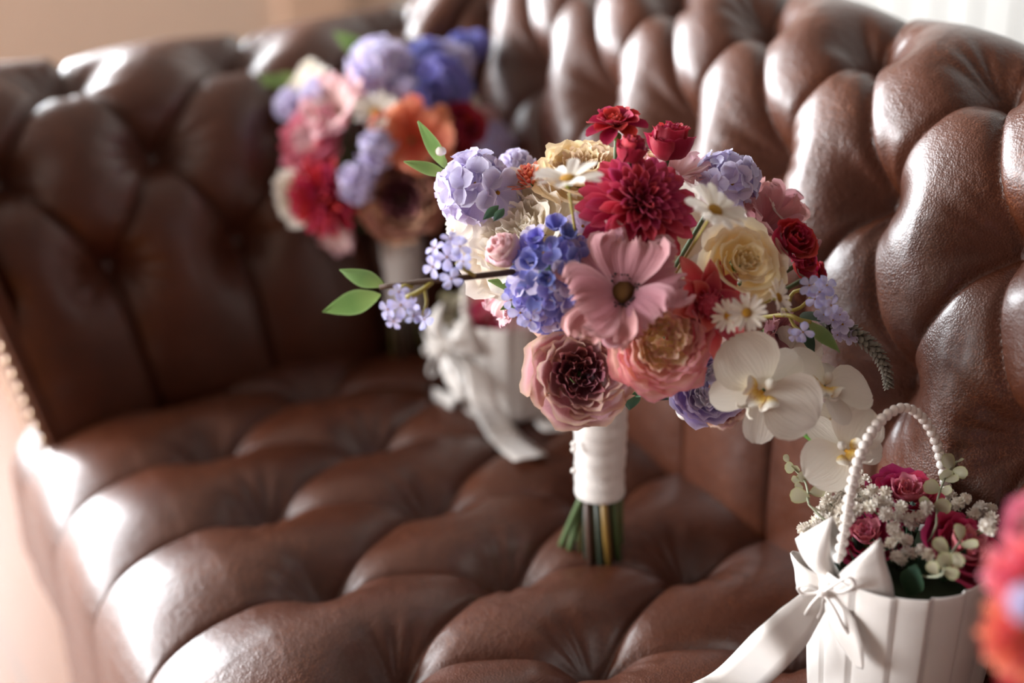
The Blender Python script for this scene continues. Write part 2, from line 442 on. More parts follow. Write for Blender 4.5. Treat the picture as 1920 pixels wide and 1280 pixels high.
# scroll-shaped front panels with studs
def panel(sgn, x0):
    prof = PA[:294]; loop = [(d, z) for d, z in prof[::5]]
    loop = [(max(d, -.016), z) for d, z in loop] + [(.168, -.34), (-.012, -.34)]
    n = len(loop); V = []; F = []
    cx, cz = .08, .05
    for y, sc in ((-AL+.004, 1.0), (-AL-.012, 1.0), (-AL-.018, .93)):
        for d, z in loop: V.append((x0+sgn*(cx+(d-cx)*sc), y-.2*(cz+(z-cz)*sc), cz+(z-cz)*sc))
    for r_ in range(2):
        for i in range(n): F.append((r_*n+i, r_*n+(i+1) % n, (r_+1)*n+(i+1) % n, (r_+1)*n+i))
    F.append(tuple(2*n+i for i in range(n)))
    me = mesh('front_panel', V, F, LEATHER, smooth=False); o = part('front_panel', me, sofa)
    nail = gridmesh('nail', lathe([(.0062, 0), (.0058, .002), (.0035, .0042), (1e-4, .005)], 10), BRASS)
    P = np.array(loop); s = np.r_[0, np.cumsum(np.linalg.norm(np.diff(P, axis=0), axis=1))]
    for t in np.arange(.01, s[-1], .0165):
        d, z = np.interp(t, s, P[:, 0]), np.interp(t, s, P[:, 1])
        pos = (x0+sgn*(cx+(d-cx)*.90), -AL-.017-.2*(cz+(z-cz)*.95), cz+(z-cz)*.95)
        ob('nail', nail, o, TRS(pos, frame_to((0, -1, 0)), 1), world=True)
panel(-1, 0.0); panel(1, SL)
part('front_rail', (lambda: mesh('rail', [(-.0, -.53, -.34), (SL, -.53, -.34), (SL, -.40, -.34), (0, -.40, -.34), (0, -.53, -.19), (SL, -.53, -.19), (SL, -.40, -.19), (0, -.40, -.19)],
     [(0,3,2,1),(4,5,6,7),(0,1,5,4),(1,2,6,5),(2,3,7,6),(3,0,4,7)], LEATHER, smooth=False))(), sofa)
part('seat_deck', mesh('deck', [(0, -.42, -.30), (SL, -.42, -.30), (SL, .16, -.30), (0, .16, -.30), (0, -.42, -.12), (SL, -.42, -.12), (SL, .16, -.12), (0, .16, -.12)],
     [(0,3,2,1),(4,5,6,7),(0,1,5,4),(1,2,6,5),(2,3,7,6),(3,0,4,7)], DWOOD, smooth=False), sofa)
fm = gridmesh('foot', lathe([(1e-4, -.09), (.022, -.09), (.03, -.07), (.036, -.045), (.028, -.02), (.038, -.01), (.038, 0), (1e-4, 0)], 20), DWOOD)
for fx in (-.06, SL+.06):
    for fy in (-.33, .1): ob('foot', fm, sofa, Matrix.Translation((fx, fy, -.34)), world=True)

# ------------------------------------------------------------------ flower pieces (unit size, facing +Z)
ROUND = [(0, .12), (.15, .45), (.4, .85), (.65, 1.0), (.85, .88), (.95, .6), (1, .3)]
FAN = [(0, .12), (.25, .42), (.55, .8), (.8, 1.0), (.93, .95), (1, .78)]
LANCE = [(0, .3), (.2, .72), (.45, 1.0), (.7, .82), (.88, .42), (1, .04)]
STRAP = [(0, .4), (.3, .8), (.7, 1.0), (.88, .85), (.96, .55), (1, .2)]
LEAF = [(0, .05), (.12, .5), (.35, .98), (.55, .95), (.8, .5), (1, .02)]
def blade(L=1, W=.6, th0=.2, th1=.2, cup=.5, shape=ROUND, ruf=0, rf=3, nu=6, nv=8, seed=0, jag=0, p=1.0, r0=0.0, z0=0.0, ridge=0, bend=0):
    """petal or leaf as a grid: grows along +X, rises by the angle th0..th1, arched across by `cup` radians"""
    rg = random.Random(seed); ph = rg.uniform(0, 6.28); ph2 = rg.uniform(0, 6.28)
    P = np.zeros((nv+1, nu+1, 3)); r_, z = r0, z0; jl = [rg.uniform(-1, 1)*jag for _ in range(nu+1)]
    sh = np.array(shape)
    for j in range(nv+1):
        v = j/nv; th = th0+(th1-th0)*v**p
        if j: r_ += math.cos(th)*L/nv; z += math.sin(th)*L/nv
        w_ = float(np.interp(v, sh[:, 0], sh[:, 1]))*W/2
        for i in range(nu+1):
            u = 2*i/nu-1; a = u*cup
            y = w_*(math.sin(a)/cup if abs(cup) > 1e-3 else u); off = w_*((1-math.cos(a))/cup if abs(cup) > 1e-3 else 0)
            off += ruf*L*v*v*math.sin(rf*PI*u+ph)*(.4+.6*abs(u)) + ruf*.4*L*v**3*math.sin(2.1*rf*PI*u+ph2)
            off += ridge*L*v*math.sin(9*PI*u+ph)
            e = jl[i]*L*v**4
            P[j, i] = (r_-math.sin(th)*off+math.cos(th)*e, y+bend*v*v*L, z+math.cos(th)*off+math.sin(th)*e)
    return P
def cupped(prof, dphi, ruf=.03, rf=2, spiral=.06, rnd=.25, nu=10, nv=8, seed=0, jag=0):
    """petal wrapped round the flower axis; prof: (radius, height) from base to rim"""
    rg = random.Random(seed); ph = rg.uniform(0, 6.28); ph2 = rg.uniform(0, 6.28); pr = np.array(prof); k = np.linspace(0, 1, len(pr))
    pr = crv(pr, 24); k = np.linspace(0, 1, 24)
    P = np.zeros((nv+1, nu+1, 3)); jl = [rg.uniform(-1, 1)*jag for _ in range(nu+1)]
    for j in range(nv+1):
        v0 = j/nv
        for i in range(nu+1):
            u = 2*i/nu-1; v = v0*(1-rnd*abs(u)**2.5)+jl[i]*v0**3
            r_, z = np.interp(v, k, pr[:, 0]), np.interp(v, k, pr[:, 1])
            a = u*dphi*(.45+.55*min(1, v0*1.6))
            s_ = math.sin(rf*PI*u+ph); s2 = math.sin(2.3*rf*PI*u+ph2)
            r_ = r_*(1+spiral*u)+ruf*(s_+.5*s2)*v0**2.5
            P[j, i] = (r_*math.cos(a), r_*math.sin(a), z+ruf*.6*s2*v0**3)
    return P
def join(parts, name):
    """parts: list of (grid or (V,F,UV), material, Matrix)"""
    V, F, UV, MI, mats = [], [], [], [], []
    for g, mt, M in parts:
        if mt not in mats: mats.append(mt)
        k = len(V)
        if isinstance(g, tuple):
            v, f = g[:2]; uv = [(.5, .5)]*len(v)
        else:
            nv, nu = g.shape[:2]; v = g.reshape(-1, 3); f = [(j*nu+i, j*nu+i+1, (j+1)*nu+i+1, (j+1)*nu+i) for j in range(nv-1) for i in range(nu-1)]
            uv = [(i/(nu-1), j/(nv-1)) for j in range(nv) for i in range(nu)]
        V.extend([M @ Vector(q) for q in v]); UV.extend(uv); F.extend([tuple(k+a for a in q) for q in f]); MI.extend([mats.index(mt)]*len(f))
    return mesh(name, V, F, mats, UV, True, MI)
def closed(g):
    return g
I4 = Matrix.Identity(4)
def Ry(a): return Matrix.Rotation(a, 4, 'Y')
def Rx(a): return Matrix.Rotation(a, 4, 'X')

GREEN = petal_mat('leaf green', [(0, '#8c9c58'), (.5, '#6a8448'), (1, '#75904f')], '#93a86c', .3, .3, 8, .5)
DGREEN = petal_mat('dark leaf green', [(0, '#3f5a3c'), (1, '#27443a')], '#4d6b4d', .15, .3, 8, .45)
YGREEN = petal_mat('olive stem', [(0, '#8a8a35'), (1, '#a0983f')], None, .1, .1)
STEM = simple('stem green', '#4c5e36', .55)
STEMB = simple('brown twig', '#4a3322', .7)
STEMY = simple('yellow stem', '#9a8a3a', .55)
EUC = petal_mat('eucalyptus leaf', [(0, '#a8a286'), (1, '#c6c0a6')], '#b5b77e', .35, .2)
YELLOW = simple('daisy eye', '#d99a1e', .8, bump=(900, .8, .002))
MUST = simple('poppy eye', '#8a5a12', .85, bump=(700, 1, .003))
BLACK = simple('dark stamens', '#1c0f12', .7)
WHITEC = simple('white stamen', '#e8e2d8', .7)

HEART = {}
def heart(mt):
    """small green cup under the petals"""
    if mt.name not in HEART:
        HEART[mt.name] = gridmesh('calyx', lathe([(1e-3, -.6), (.08, -.57), (.16, -.46), (.17, -.36), (.1, -.28), (1e-3, -.26)], 10), mt)
    return HEART[mt.name]
def T_dahlia(mt, n=112, seed=1, flat=False):
    """spoon petals set in a spiral, short and upright in the middle, long and low outside"""
    bank = []
    for k in range(7):
        t = k/6
        bank.append([gridmesh('petal', blade(.30+.52*t, .20+.13*t, 1.35-1.15*t, 1.0-1.15*t, 1.75-1.0*t, STRAP, .01, 2, 5, 6, seed+k*5+j), mt) for j in range(2)])
    L = []; rg = random.Random(seed)
    for i in range(n):
        t = (i+.5)/n; k = min(6, int(t**.75*7)); a = i*2.39996
        M = rz(a+rg.uniform(-.08, .08)) @ Matrix.Translation((.02+.26*t**.6, 0, .30-.42*t**1.6)) @ Ry(rg.uniform(-.1, .1)+.0) @ Rx(rg.uniform(-.15, .15))
        L.append(('petal', bank[k][i % 2], M))
    return L, gridmesh('disc', lathe([(1e-3, -.5), (.14, -.42), (.24, -.2), (.25, .05), (.15, .22), (.07, .3), (1e-3, .32)], 12), mt)
def T_mum(mt, n=80, seed=3):
    bank = [[gridmesh('petal', blade(.45+.4*k/4, .26, 1.25-.95*k/4, 1.5-.9*k/4, 1.1, STRAP, .02, 2, 4, 6, seed+k+9*j), mt) for j in range(2)] for k in range(5)]
    L = []; rg = random.Random(seed)
    for i in range(n):
        t = (i+.5)/n; k = min(4, int(t*5))
        L.append(('petal', bank[k][i % 2], rz(i*2.39996) @ Matrix.Translation((.05+.3*t, 0, .1-.35*t)) @ Rx(rg.uniform(-.2, .2))))
    return L, heart(GREEN)
def T_rose(mt, mi=None, layers=None, ruf=.03, seed=5, jag=.0, fl=.07, base=-.55, cal=None, dep=0):
    """wrapped petals in rings: (count, rim radius, rim height)"""
    layers = layers or [(3, .13, .36), (3, .24, .37), (4, .37, .36), (5, .53, .31), (5, .72, .21), (6, .93, .05)]
    L = []; rg = random.Random(seed); n = len(layers)
    for k, (c, R_, h) in enumerate(layers):
        t = k/(n-1); f_ = fl*t*2
        prof = [(.06, base), (R_*.62, base+.1*(1-t)), (R_*.95, base*.25+h*.2), (R_*.99, h-.1), (R_*(1+f_), h)]
        if dep: prof = [(R_*.4, h-dep), (R_*.75, h-dep*.72), (R_*.96, h-dep*.4), (R_*1.01, h-dep*.12), (R_*(1.03+f_), h)]
        ms = [gridmesh('petal', cupped(prof, PI/c*1.38, ruf*(1.1-.2*t), 1.3+.5*(k % 2), .09, .2, 12, 8, seed+k*7+j, jag), (mi if mi and t < .55 else mt)) for j in range(3)]
        a0 = rg.uniform(0, 6)
        for i in range(c):
            L.append(('petal', ms[i % 3], rz(a0+2*PI*i/c+rg.uniform(-.25, .25)) @ Matrix.Translation((rg.uniform(-.04, .04), rg.uniform(-.04, .04), rg.uniform(-.05, .05))) @ Rx(rg.uniform(-.1, .1)) @ Ry(rg.uniform(-.12, .12))))
    return L, heart(cal or GREEN)
RAN = [(5, .26, .16), (6, .36, .24), (7, .46, .29), (7, .56, .29), (7, .67, .24), (7, .79, .16), (7, .91, .04), (7, 1.02, -.12)]
CAB = [(3, .10, .14), (4, .20, .20), (5, .31, .22), (6, .43, .24), (6, .56, .26), (6, .70, .24), (6, .84, .16), (6, .97, .0)]
BUD = [(2, .3, .9), (3, .55, .85), (4, .8, .7), (4, 1.0, .35)]
def T_poppy(mt, seed=11, th=.62, n=6, eye=True):
    L = []; rg = random.Random(seed)
    for i in range(n):
        inner = i % 2
        me = gridmesh('petal', blade(1.0-.08*inner, 1.5, th+.22*inner, th-.75+.2*inner, .45, FAN, .12, 2.3, 34, 14, seed+i, .075, 1.6, .04, -.03*(1-inner), .011), mt)
        L.append(('petal', me, rz(2*PI*i/n+rg.uniform(-.2, .2)) @ Rx(rg.uniform(-.25, .25)) @ Ry(rg.uniform(-.15, .15))))
    if eye:
        L.append(('flower_eye', gridmesh('eye', lathe([(.05, -.05), (.17, 0), (.2, .1), (.15, .2), (.08, .23), (1e-3, .235)], 16, lambda a, t: .06*math.sin(9*a)), MUST), I4))
        g = []
        for i in range(34):
            a = 2*PI*i/34; ro = .24+.07*rg.random(); p = (ro*math.cos(a), ro*math.sin(a), .14+.08*rg.random())
            g.append((tube([(.1*math.cos(a), .1*math.sin(a), 0), p], .008, 4), BLACK, I4))
            g.append((closed(sphere_grid(.024, 5, 4)), BLACK, Matrix.Translation(p)))
        L.append(('stamens', join(g, 'stamens'), I4))
    return L, heart(GREEN)
def T_daisy(mt, n=15, seed=21, th=.15, wd=.27, droop=.25):
    L = []; rg = random.Random(seed)
    bank = [gridmesh('petal', blade(.84, wd, th+.1, th-droop+.2*rg.random(), .45, STRAP, .015, 1.5, 4, 7, seed+k, .03, 1, .16, 0, .004), mt) for k in range(4)]
    for i in range(n):
        L.append(('petal', bank[i % 4], rz(2*PI*(i+rg.uniform(-.22, .22))/n) @ Matrix.Translation((0, 0, .02*(i % 2))) @ Rx(rg.uniform(-.25, .25)) @ Ry(rg.uniform(-.14, .1))))
    L.append(('flower_eye', gridmesh('eye', lathe([(.12, -.06), (.22, 0), (.24, .06), (.19, .12), (.1, .15), (1e-3, .14)], 14), YELLOW), I4))
    return L, gridmesh('calyx', lathe([(1e-3, -.3), (.05, -.26), (.12, -.14), (.14, -.04), (1e-3, -.02)], 10), YGREEN)
def T_lotus(mt, mb, seed=31, shape=LANCE, wd=.52):
    """pointed petals in three rings round a knobbly bud"""
    L = []; rg = random.Random(seed)
    for k, (c, th, ln) in enumerate([(7, .1, 1.0), (7, .5, .85), (6, .85, .65)]):
        ms = [gridmesh('petal', blade(ln, wd, th, th-.35, .9, shape, .03, 1.5, 6, 8, seed+k*3+j, 0, 1, .12), mt) for j in range(2)]
        for i in range(c): L.append(('petal', ms[i % 2], rz(2*PI*(i+.5*k)/c+rg.uniform(-.1, .1)) @ Ry(rg.uniform(-.1, .1))))
    g = []
    for i in range(46):
        z = 1-(i+.5)/46*1.2; r_ = math.sqrt(max(0, 1-z*z)); a = i*2.39996
        d = Vector((r_*math.cos(a), r_*math.sin(a), z))
        g.append((blade(.16, .14, .5, 1.2, 1.0, ROUND, 0, 1, 3, 3), mb, Matrix.Translation(d*.24+Vector((0, 0, .1))) @ frame_to(d)))
    g.append((sphere_grid(.25, 10, 7), mb, Matrix.Translation((0, 0, .1))))
    L.append(('flower_eye', join(g, 'bud'), I4)); return L, heart(GREEN)
def floret(mt, n=5, wd=.85, th=.25, seed=0, eye=YELLOW, stam=False, ruf=.04):
    """small flower as one mesh"""
    rg = random.Random(seed); g = []
    for i in range(n):
        g.append((blade(.92, wd, th+rg.uniform(-.1, .15), th-.3+rg.uniform(-.15, .25), .5, ROUND, ruf, 1.6, 5, 5, seed*10+i, .02, 1, .07), mt, rz(2*PI*i/n+rg.uniform(-.12, .12))))
    g.append((closed(sphere_grid(.09, 6, 4)), eye, Matrix.Translation((0, 0, .05))))
    if stam:
        for i in range(12):
            a = rg.uniform(0, 6.28); q = rg.uniform(.2, .38); g.append((tube([(0, 0, 0), (q*math.cos(a), q*math.sin(a), .3)], .012, 3), WHITEC, I4))
    return join(g, 'floret')
def budlet(mt, seed=0):
    g = [(cupped([(.1, -.7), (.75, -.4), (.8, .3), (.35, .75)], PI/4*1.5, .03, 1.2, .08, .3, 6, 6, seed+i), mt, rz(2*PI*i/4)) for i in range(4)]
    return join(g, 'bud')
def T_hydra(mt, n=20, fr=.52, seed=41, zmin=-.25, four=False):
    fl = [floret(mt, 4 if four else 5, .9, .3, seed+k, YELLOW, False, .05) for k in range(4)]; L = []; rg = random.Random(seed)
    for i in range(n):
        z = 1-(i+.5)/n*(1-zmin); r_ = math.sqrt(max(0, 1-z*z)); a = i*2.39996
        d = Vector((r_*math.cos(a)+rg.uniform(-.1, .1), r_*math.sin(a)+rg.uniform(-.1, .1), z)).normalized()
        L.append(('floret', fl[i % 4], TRS(d*rg.uniform(.5, .88), frame_to(d, twist=rg.uniform(0, 6)), fr*rg.uniform(.85, 1.15))))
    return L, heart(DGREEN)

def lip_mat():
    t = NT('orchid lip'); uv = t.n('ShaderNodeUVMap'); sp = t.n('ShaderNodeSeparateXYZ'); t.l(uv.outputs[0], sp.inputs[0])
    vo = t.n('ShaderNodeTexVoronoi', Scale=11); t.l(uv.outputs[0], vo.inputs['Vector'])
    dot = t.math('LESS_THAN', vo.outputs['Distance'], .28); dot = t.math('MULTIPLY', dot, t.math('LESS_THAN', sp.outputs[1], .62))
    c = t.mix(dot, t.ramp(sp.outputs[1], [(0, '#e0a020'), (.35, '#ecc868'), (.7, '#efe8da')]), '#c9801a')
    p = t.n('ShaderNodeBsdfPrincipled', Roughness=.5); t.l(c, p.inputs['Base Color']); t.l(p.outputs[0], t.out.inputs[0]); return t.m
ORCH = petal_mat('orchid ivory', [(0, '#efe4cf'), (.3, '#ece4d6'), (1, '#e9e2d6')], None, .22, .6, 6, .5)
LIP = lip_mat()
def T_orchid(seed=51):
    BIG = [(0, .12), (.12, .5), (.3, .88), (.55, 1.0), (.8, .82), (.93, .5), (1, .2)]
    L = []; lp = gridmesh('petal', blade(1.0, 1.25, .14, -.12, .25, BIG, .02, 1.3, 12, 12, seed, 0, 1, .03, .04), ORCH)
    sp = gridmesh('sepal', blade(.88, .6, -.08, -.25, .3, ROUND, .015, 1.2, 8, 10, seed+1, 0, 1, .03, -.03), ORCH)
    for a in (12, 168): L.append(('petal', lp, rz(math.radians(a))))
    for a in (90, -52, -128): L.append(('sepal', sp, rz(math.radians(a))))
    g = []
    for s in (-1, 1): g.append((blade(.38, .42, .55, .9, -.9*1, ROUND, 0, 1, 8, 8, seed, 0, 1, .05), LIP, rz(math.radians(-90+s*62)) @ Rx(s*.3)))
    g.append((blade(.46, .3, .75, -.4, .6, LANCE, 0, 1, 8, 10, seed, 0, 1, .03), LIP, rz(-PI/2)))
    for s in (-1, 1):
        q = [(s*.02, -.42, .15), (s*.08, -.52, .13), (s*.14, -.56, .19), (s*.2, -.54, .26)]
        g.append((tube([Vector(v) for v in q], [.035, .03, .022, .012], 6), ORCH, I4))
    L.append(('lip', join(g, 'lip'), I4))
    L.append(('column', gridmesh('column', lathe([(.03, -.02), (.085, .05), (.1, .13), (.075, .21), (1e-3, .24)], 12), ORCH), Matrix.Translation((0, .05, .02)) @ Rx(-.5)))
    return L, gridmesh('knob', lathe([(1e-3, -.2), (.05, -.18), (.07, -.05), (1e-3, 0)], 8), STEM)

def flower(parent, tmpl, name, P, R_, n, twist=0.0, stem_to=None, up=None, stemw=.0018, smat=None, label=None):
    """one flower as a part of its bouquet; petals are its sub-parts; optional stem bending to a point"""
    L, ht = tmpl
    M = TRS(P, frame_to(n, CU if up is None else up, twist), R_)
    o = ob(name, ht, parent, M, world=True)
    if label: o['label'] = label
    for (nm, me, Mx) in L: ob(nm, me, o, Mx)
    if stem_to is not None:
        q = Vector(P) - Vector(n).normalized()*R_*.4; e = Vector(stem_to); mid = q.lerp(e, .55) - Vector(n).normalized()*R_*.25; mid.z = min(mid.z, q.z*.5+e.z*.5+.01)
        v, f = tube(bez(q, mid, e, 7), stemw, 6); me = mesh('stem', [M.inverted() @ Vector(a) for a in v], f, smat or STEM)
        ob('stem', me, o)
    return o
def nrm(a, b, c=1.0):
    """direction given as right, up, towards the viewer of the photograph"""
    v = CR*a + CU*b - CD*c; return tuple(v/np.linalg.norm(v))

# ------------------------------------------------------------------ petal colours and flower kinds
C = {}
def col(k, *a, **kw): C[k] = petal_mat(k, *a, **kw)
col('crimson', [(0, '#a01d42'), (.45, '#a81f45'), (1, '#bf3c5c')], '#c9566e', transl=.25)
col('dusty pink', [(0, '#a4666e'), (.25, '#b47880'), (1, '#c78b90')], '#d6a5a6', transl=.35, vein=1.0)
col('blush', [(0, '#f5dcc0'), (.45, '#f2c2b6'), (1, '#edacac')], '#e48ea4', transl=.42, edge_pow=7)
col('butter', [(0, '#f2dc9c'), (.6, '#f8e6c0'), (1, '#f8dcc8')], '#f0b0ac', transl=.5)
col('mauve', [(0, '#80404f'), (.6, '#8a4656'), (1, '#a2606a')], '#c48488', transl=.3)
col('mauve outer', [(0, '#cf989d'), (.5, '#d8a4a8'), (1, '#e6c4c2')], '#e2c6a4', transl=.3)
col('cream rose', [(0, '#efcf90'), (.5, '#f3dcae'), (1, '#f5e4c2')], '#f7ead2', transl=.38)
col('coral', [(0, '#c4364c'), (.4, '#c83a50'), (1, '#d8625f')], '#e08884', transl=.25)
col('coral bud', [(0, '#cf4e68'), (1, '#d85a72')], None, transl=.2)
col('violet', [(0, '#7678c8'), (.5, '#7a7ccb'), (1, '#8f90da')], '#b0aee6', transl=.3)
col('violet deep', [(0, '#686abe'), (.5, '#6a6cc0'), (1, '#8284d0')], '#a8a6e0', transl=.25)
col('lilac', [(0, '#c9bede'), (.5, '#cdc3e2'), (1, '#d8d0ea')], '#e6e0f2', transl=.35)
col('lilac white', [(0, '#c9bfe0'), (.4, '#d5d0ee'), (1, '#c3c3ee')], '#b4b6ea', transl=.35)
col('cream', [(0, '#f2e4cc'), (1, '#f6efe6')], None, transl=.4)
col('beige mum', [(0, '#e6c895'), (1, '#edd9b8')], None, transl=.3)
col('daisy white', [(0, '#ece0c8'), (.3, '#f0e8dc'), (1, '#f0e9df')], None, transl=.3)
col('red', [(0, '#9a0e28'), (.5, '#a00f2a'), (1, '#b8203c')], '#c84a5c', transl=.25)
col('pale pink', [(0, '#e9c3bf'), (1, '#edd2cf')], '#dfa0b0', transl=.35)
col('purple inner', [(0, '#cfc8dc'), (1, '#e2dcea')], None, transl=.3)
col('purple', [(0, '#a28ec4'), (.5, '#a794c8'), (1, '#c2b2d8')], '#d6cae2', transl=.3)
col('hot pink', [(0, '#ac184a'), (.5, '#b3194e'), (1, '#c42a60')], '#d04f7c', transl=.25)
col('rose pink', [(0, '#e08294'), (.6, '#e58a9a'), (1, '#eaa0aa')], '#e06a8c', transl=.3)
col('orange coral', [(0, '#d45644'), (.5, '#d95c4a'), (1, '#e08068')], '#e89a80', transl=.3)
col('peach mauve', [(0, '#8e5250'), (.4, '#9a5a58'), (1, '#cf9a80')], '#d8a888', transl=.25)
col('lavender grey', [(0, '#6b655a'), (1, '#8a8478')], None, transl=.1)
F = {}
F['dahlia'] = T_dahlia(C['crimson'])
F['poppy'] = T_poppy(C['dusty pink'])
F['poppy back'] = T_poppy(C['dusty pink'], 77, .9, 6, False)
F['ranunculus'] = T_rose(C['blush'], C['butter'], RAN, .05, 61, .04, .05, -.32, C['butter'], .32)
F['cabbage'] = T_rose(C['mauve outer'], C['mauve'], CAB, .06, 63, .04, .05, -.5, None, .5)
F['cream rose'] = T_rose(C['cream rose'], None, None, .04, 65, 0, .1, -.4, None, .5)
F['lotus'] = T_lotus(C['coral'], C['coral bud'])
F['peony'] = T_rose(C['cream'], None, CAB, .07, 67, .05, .08, -.35, None, .42)
F['mum'] = T_rose(C['beige mum'], None, CAB, .06, 68, .05, .07, -.4, None, .45)
F['daisy'] = T_daisy(C['daisy white'], 13, 21, .25, .36, .3)
F['oxeye'] = T_daisy(C['daisy white'], 16, 23, .08, .24, .1)
F['red rose'] = T_rose(C['red'], None, [(3, .2, .5), (4, .42, .45), (5, .7, .3), (5, 1.0, .05)], .05, 69)
F['red flower'] = T_lotus(C['red'], C['red'], 33, ROUND, .72)
F['red bud'] = T_rose(C['red'], None, BUD, .13, 71, .09, .06, -.7, YGREEN)
F['pink bud'] = T_rose(C['pale pink'], None, BUD, .05, 73, 0, -.1, -.7)
F['purple ran'] = T_rose(C['purple'], C['purple inner'], RAN, .05, 75, .03, .05, -.35, C['purple'], .32)
F['lilac ball'] = T_hydra(C['lilac'], 17, .66, 41)
F['lilac loose'] = T_hydra(C['lilac'], 8, .85, 47)
F['violet ball'] = T_hydra(C['violet'], 16, .66, 43)
F['orchid'] = T_orchid()
F['coral mum'] = T_mum(C['orange coral'], 50, 5)
F['pink ruffle'] = T_poppy(C['pale pink'], 79, .8, 7, False)
F['basket rose'] = T_rose(C['hot pink'], C['rose pink'], [(3, .16, .40), (3, .30, .40), (4, .46, .36), (5, .64, .26), (5, .82, .12), (5, 1.0, -.04)], .06, 81, .02, .09, -.5, None, .5)
FLT = {k: [floret(C[k], 5, .8, .3, 100+j, YELLOW, False) for j in range(3)] for k in ('violet', 'lilac', 'lilac white')}
FLT4 = [floret(C['lilac white'], 4, .78, .2, 110+j, YELLOW, False, .03) for j in range(3)]
PUFF = None
FLTS = floret(C['violet deep'], 6, .8, .35, 120, WHITEC, True)
BUDV = [floret(C['violet deep'], 5, .95, 1.15, 130, BLACK, False, .05), floret(C['violet'], 5, .95, 1.05, 131, BLACK, False, .05)]
PUFF = None
def leaf_mesh(mt, w_=.4, seed=0, cup=.35, th=.15): return gridmesh('leaf', blade(1, w_, th, -th, -cup, LEAF, .02, 1.5, 6, 10, seed, 0, 1), mt)
LF = [leaf_mesh(GREEN, .42, 1), leaf_mesh(GREEN, .36, 2)]; DL = [leaf_mesh(DGREEN, .5, 3)]; OL = [leaf_mesh(YGREEN, .5, 4)]
def leaf(parent, me, p0, p1, n, name='leaf'):
    """leaf from p0 (base) to p1 (tip), upper side facing n"""
    p0, p1 = Vector(p0), Vector(p1); x = (p1-p0); L_ = x.length; x.normalize(); n = Vector(n); z = (n-x*n.dot(x)).normalized(); y = z.cross(x)
    M = Matrix(((x.x, y.x, z.x, p0.x), (x.y, y.y, z.y, p0.y), (x.z, y.z, z.z, p0.z), (0, 0, 0, 1))) @ Matrix.Scale(L_, 4)
    return ob(name, me, parent, M, world=True)
def stalk(parent, pts, rad, mt, name='stem', n=12):
    v, f = tube(crv(pts, n), rad, 6); M = world_of(parent).inverted()
    return ob(name, mesh(name, [M @ Vector(a) for a in v], f, mt), parent)
def piece(parent, me, name, P, R_, n, twist=0): return ob(name, me, parent, TRS(P, frame_to(n, CU, twist), R_), world=True)

def handle(parent, base, top_z, bot_z, r_, nst, seed, pearls=0):
    """satin-wrapped grip with the cut stems below it"""
    rg = random.Random(seed+4); bx_, by_ = base[0], base[1]; cz = [bot_z+(top_z-bot_z)*t for t in np.linspace(0, 1, 40)]
    prof = [(r_*.96*.97, bot_z)] + [(r_*(.97+.12*((z-bot_z)/(top_z-bot_z))**2)*(1+.016*math.sin((z-bot_z)*520)+.012*math.sin((z-bot_z)*231)), z) for z in cz] + [(r_*.6, top_z+.004), (1e-3, top_z+.002)]
    prof = [(1e-3, bot_z+.002)] + prof
    g = lathe(prof, 40, lambda a, t: .02*math.sin(3*a+t*9)); g[..., 0] += bx_; g[..., 1] += by_
    part_o = ob('satin_wrap', to_local(gridmesh('wrap', g, SATIN), parent), parent)
    for i in range(nst):
        a = i*2.39996; q = r_*.8*math.sqrt((i+.6)/nst); q2 = q*1.02+.003*rg.random()
        x0, y0 = bx_+q*math.cos(a), by_+q*math.sin(a); x1, y1 = bx_+q2*math.cos(a+.3), by_+q2*math.sin(a+.3)
        zb = seat_z(x1, y1)-.0015
        v, f = tube([(x0, y0, bot_z+.01), ((x0+x1)/2, (y0+y1)/2, bot_z*.5+zb*.5), (x1, y1, zb)], .0026+.0008*rg.random(), 8)
        ob('stem', to_local(mesh('stem', v, f, rg.choice([STEM, simple('olive stalk', '#5d5430', .5), simple('dark stalk', '#2c3326', .5), simple('brown stalk', '#4a3024', .5), simple('ochre stalk', '#86682e', .5)])), parent), parent)
    return part_o

# ------------------------------------------------------------------ main bouquet
BQ = on_seat(1125, 1043)
bq = empty('bridal_bouquet', BQ); tag(bq, 'large mixed bouquet with crimson dahlia and white orchids, satin-wrapped stems standing on the seat', 'bouquet', 'bouquets on the sofa')
BDZ = depth_of(BQ)
handle(bq, BQ, .142, .052, .0215, 27, 3)
for (x0, x1, y1) in ((1092, 1052, 1022), (1095, 1068, 1030)):
    stalk(bq, [at(x0, 930, BDZ-.03), at((x0+x1)/2, 975, BDZ-.012), on_seat(x1, y1, .001)], .003, STEM, 'stem', 6)
prl = gridmesh('pearl', sphere_grid(.0024, 12, 8), PEARL)
for py in (796, 832, 843, 882): ob('pearl_pin', prl, bq, Matrix.Translation(Vector(at(1076, py, depth_of((.515, -.166, .1))))), world=True)
TOP = (BQ[0], BQ[1], .145)
CPX, CPY, DC, RB = 1195, 505, 1.095, .155
def dome(px, py, k=.85):
    rho = math.hypot(px-CPX, py-CPY)*DC/FPX; return DC - k*math.sqrt(max(0, RB*RB-rho*rho))
def fl(kind, name, px, py, rp, a, b, c=1.0, d=0.0, twist=0.0, stem=True):
    """flower centred on a photo point; its distance comes from the dome of the bouquet (+ d metres)"""
    dp = dome(px, py)+d
    dz = 'daisy' in name
    return flower(bq, F[kind], name, at(px, py, dp), rp*dp/FPX, nrm(a, b, c), twist, TOP if stem else None, None, .001 if dz else .0018, STEMY if dz else None)
fl('dahlia', 'dahlia', 1195, 392, 108, .12, .35, 1, .012)
fl('poppy', 'poppy', 1170, 552, 113, -.25, .42, 1, -.004, .35)
fl('ranunculus', 'ranunculus', 1238, 640, 92, .05, .12, 1, -.006, 1.0)
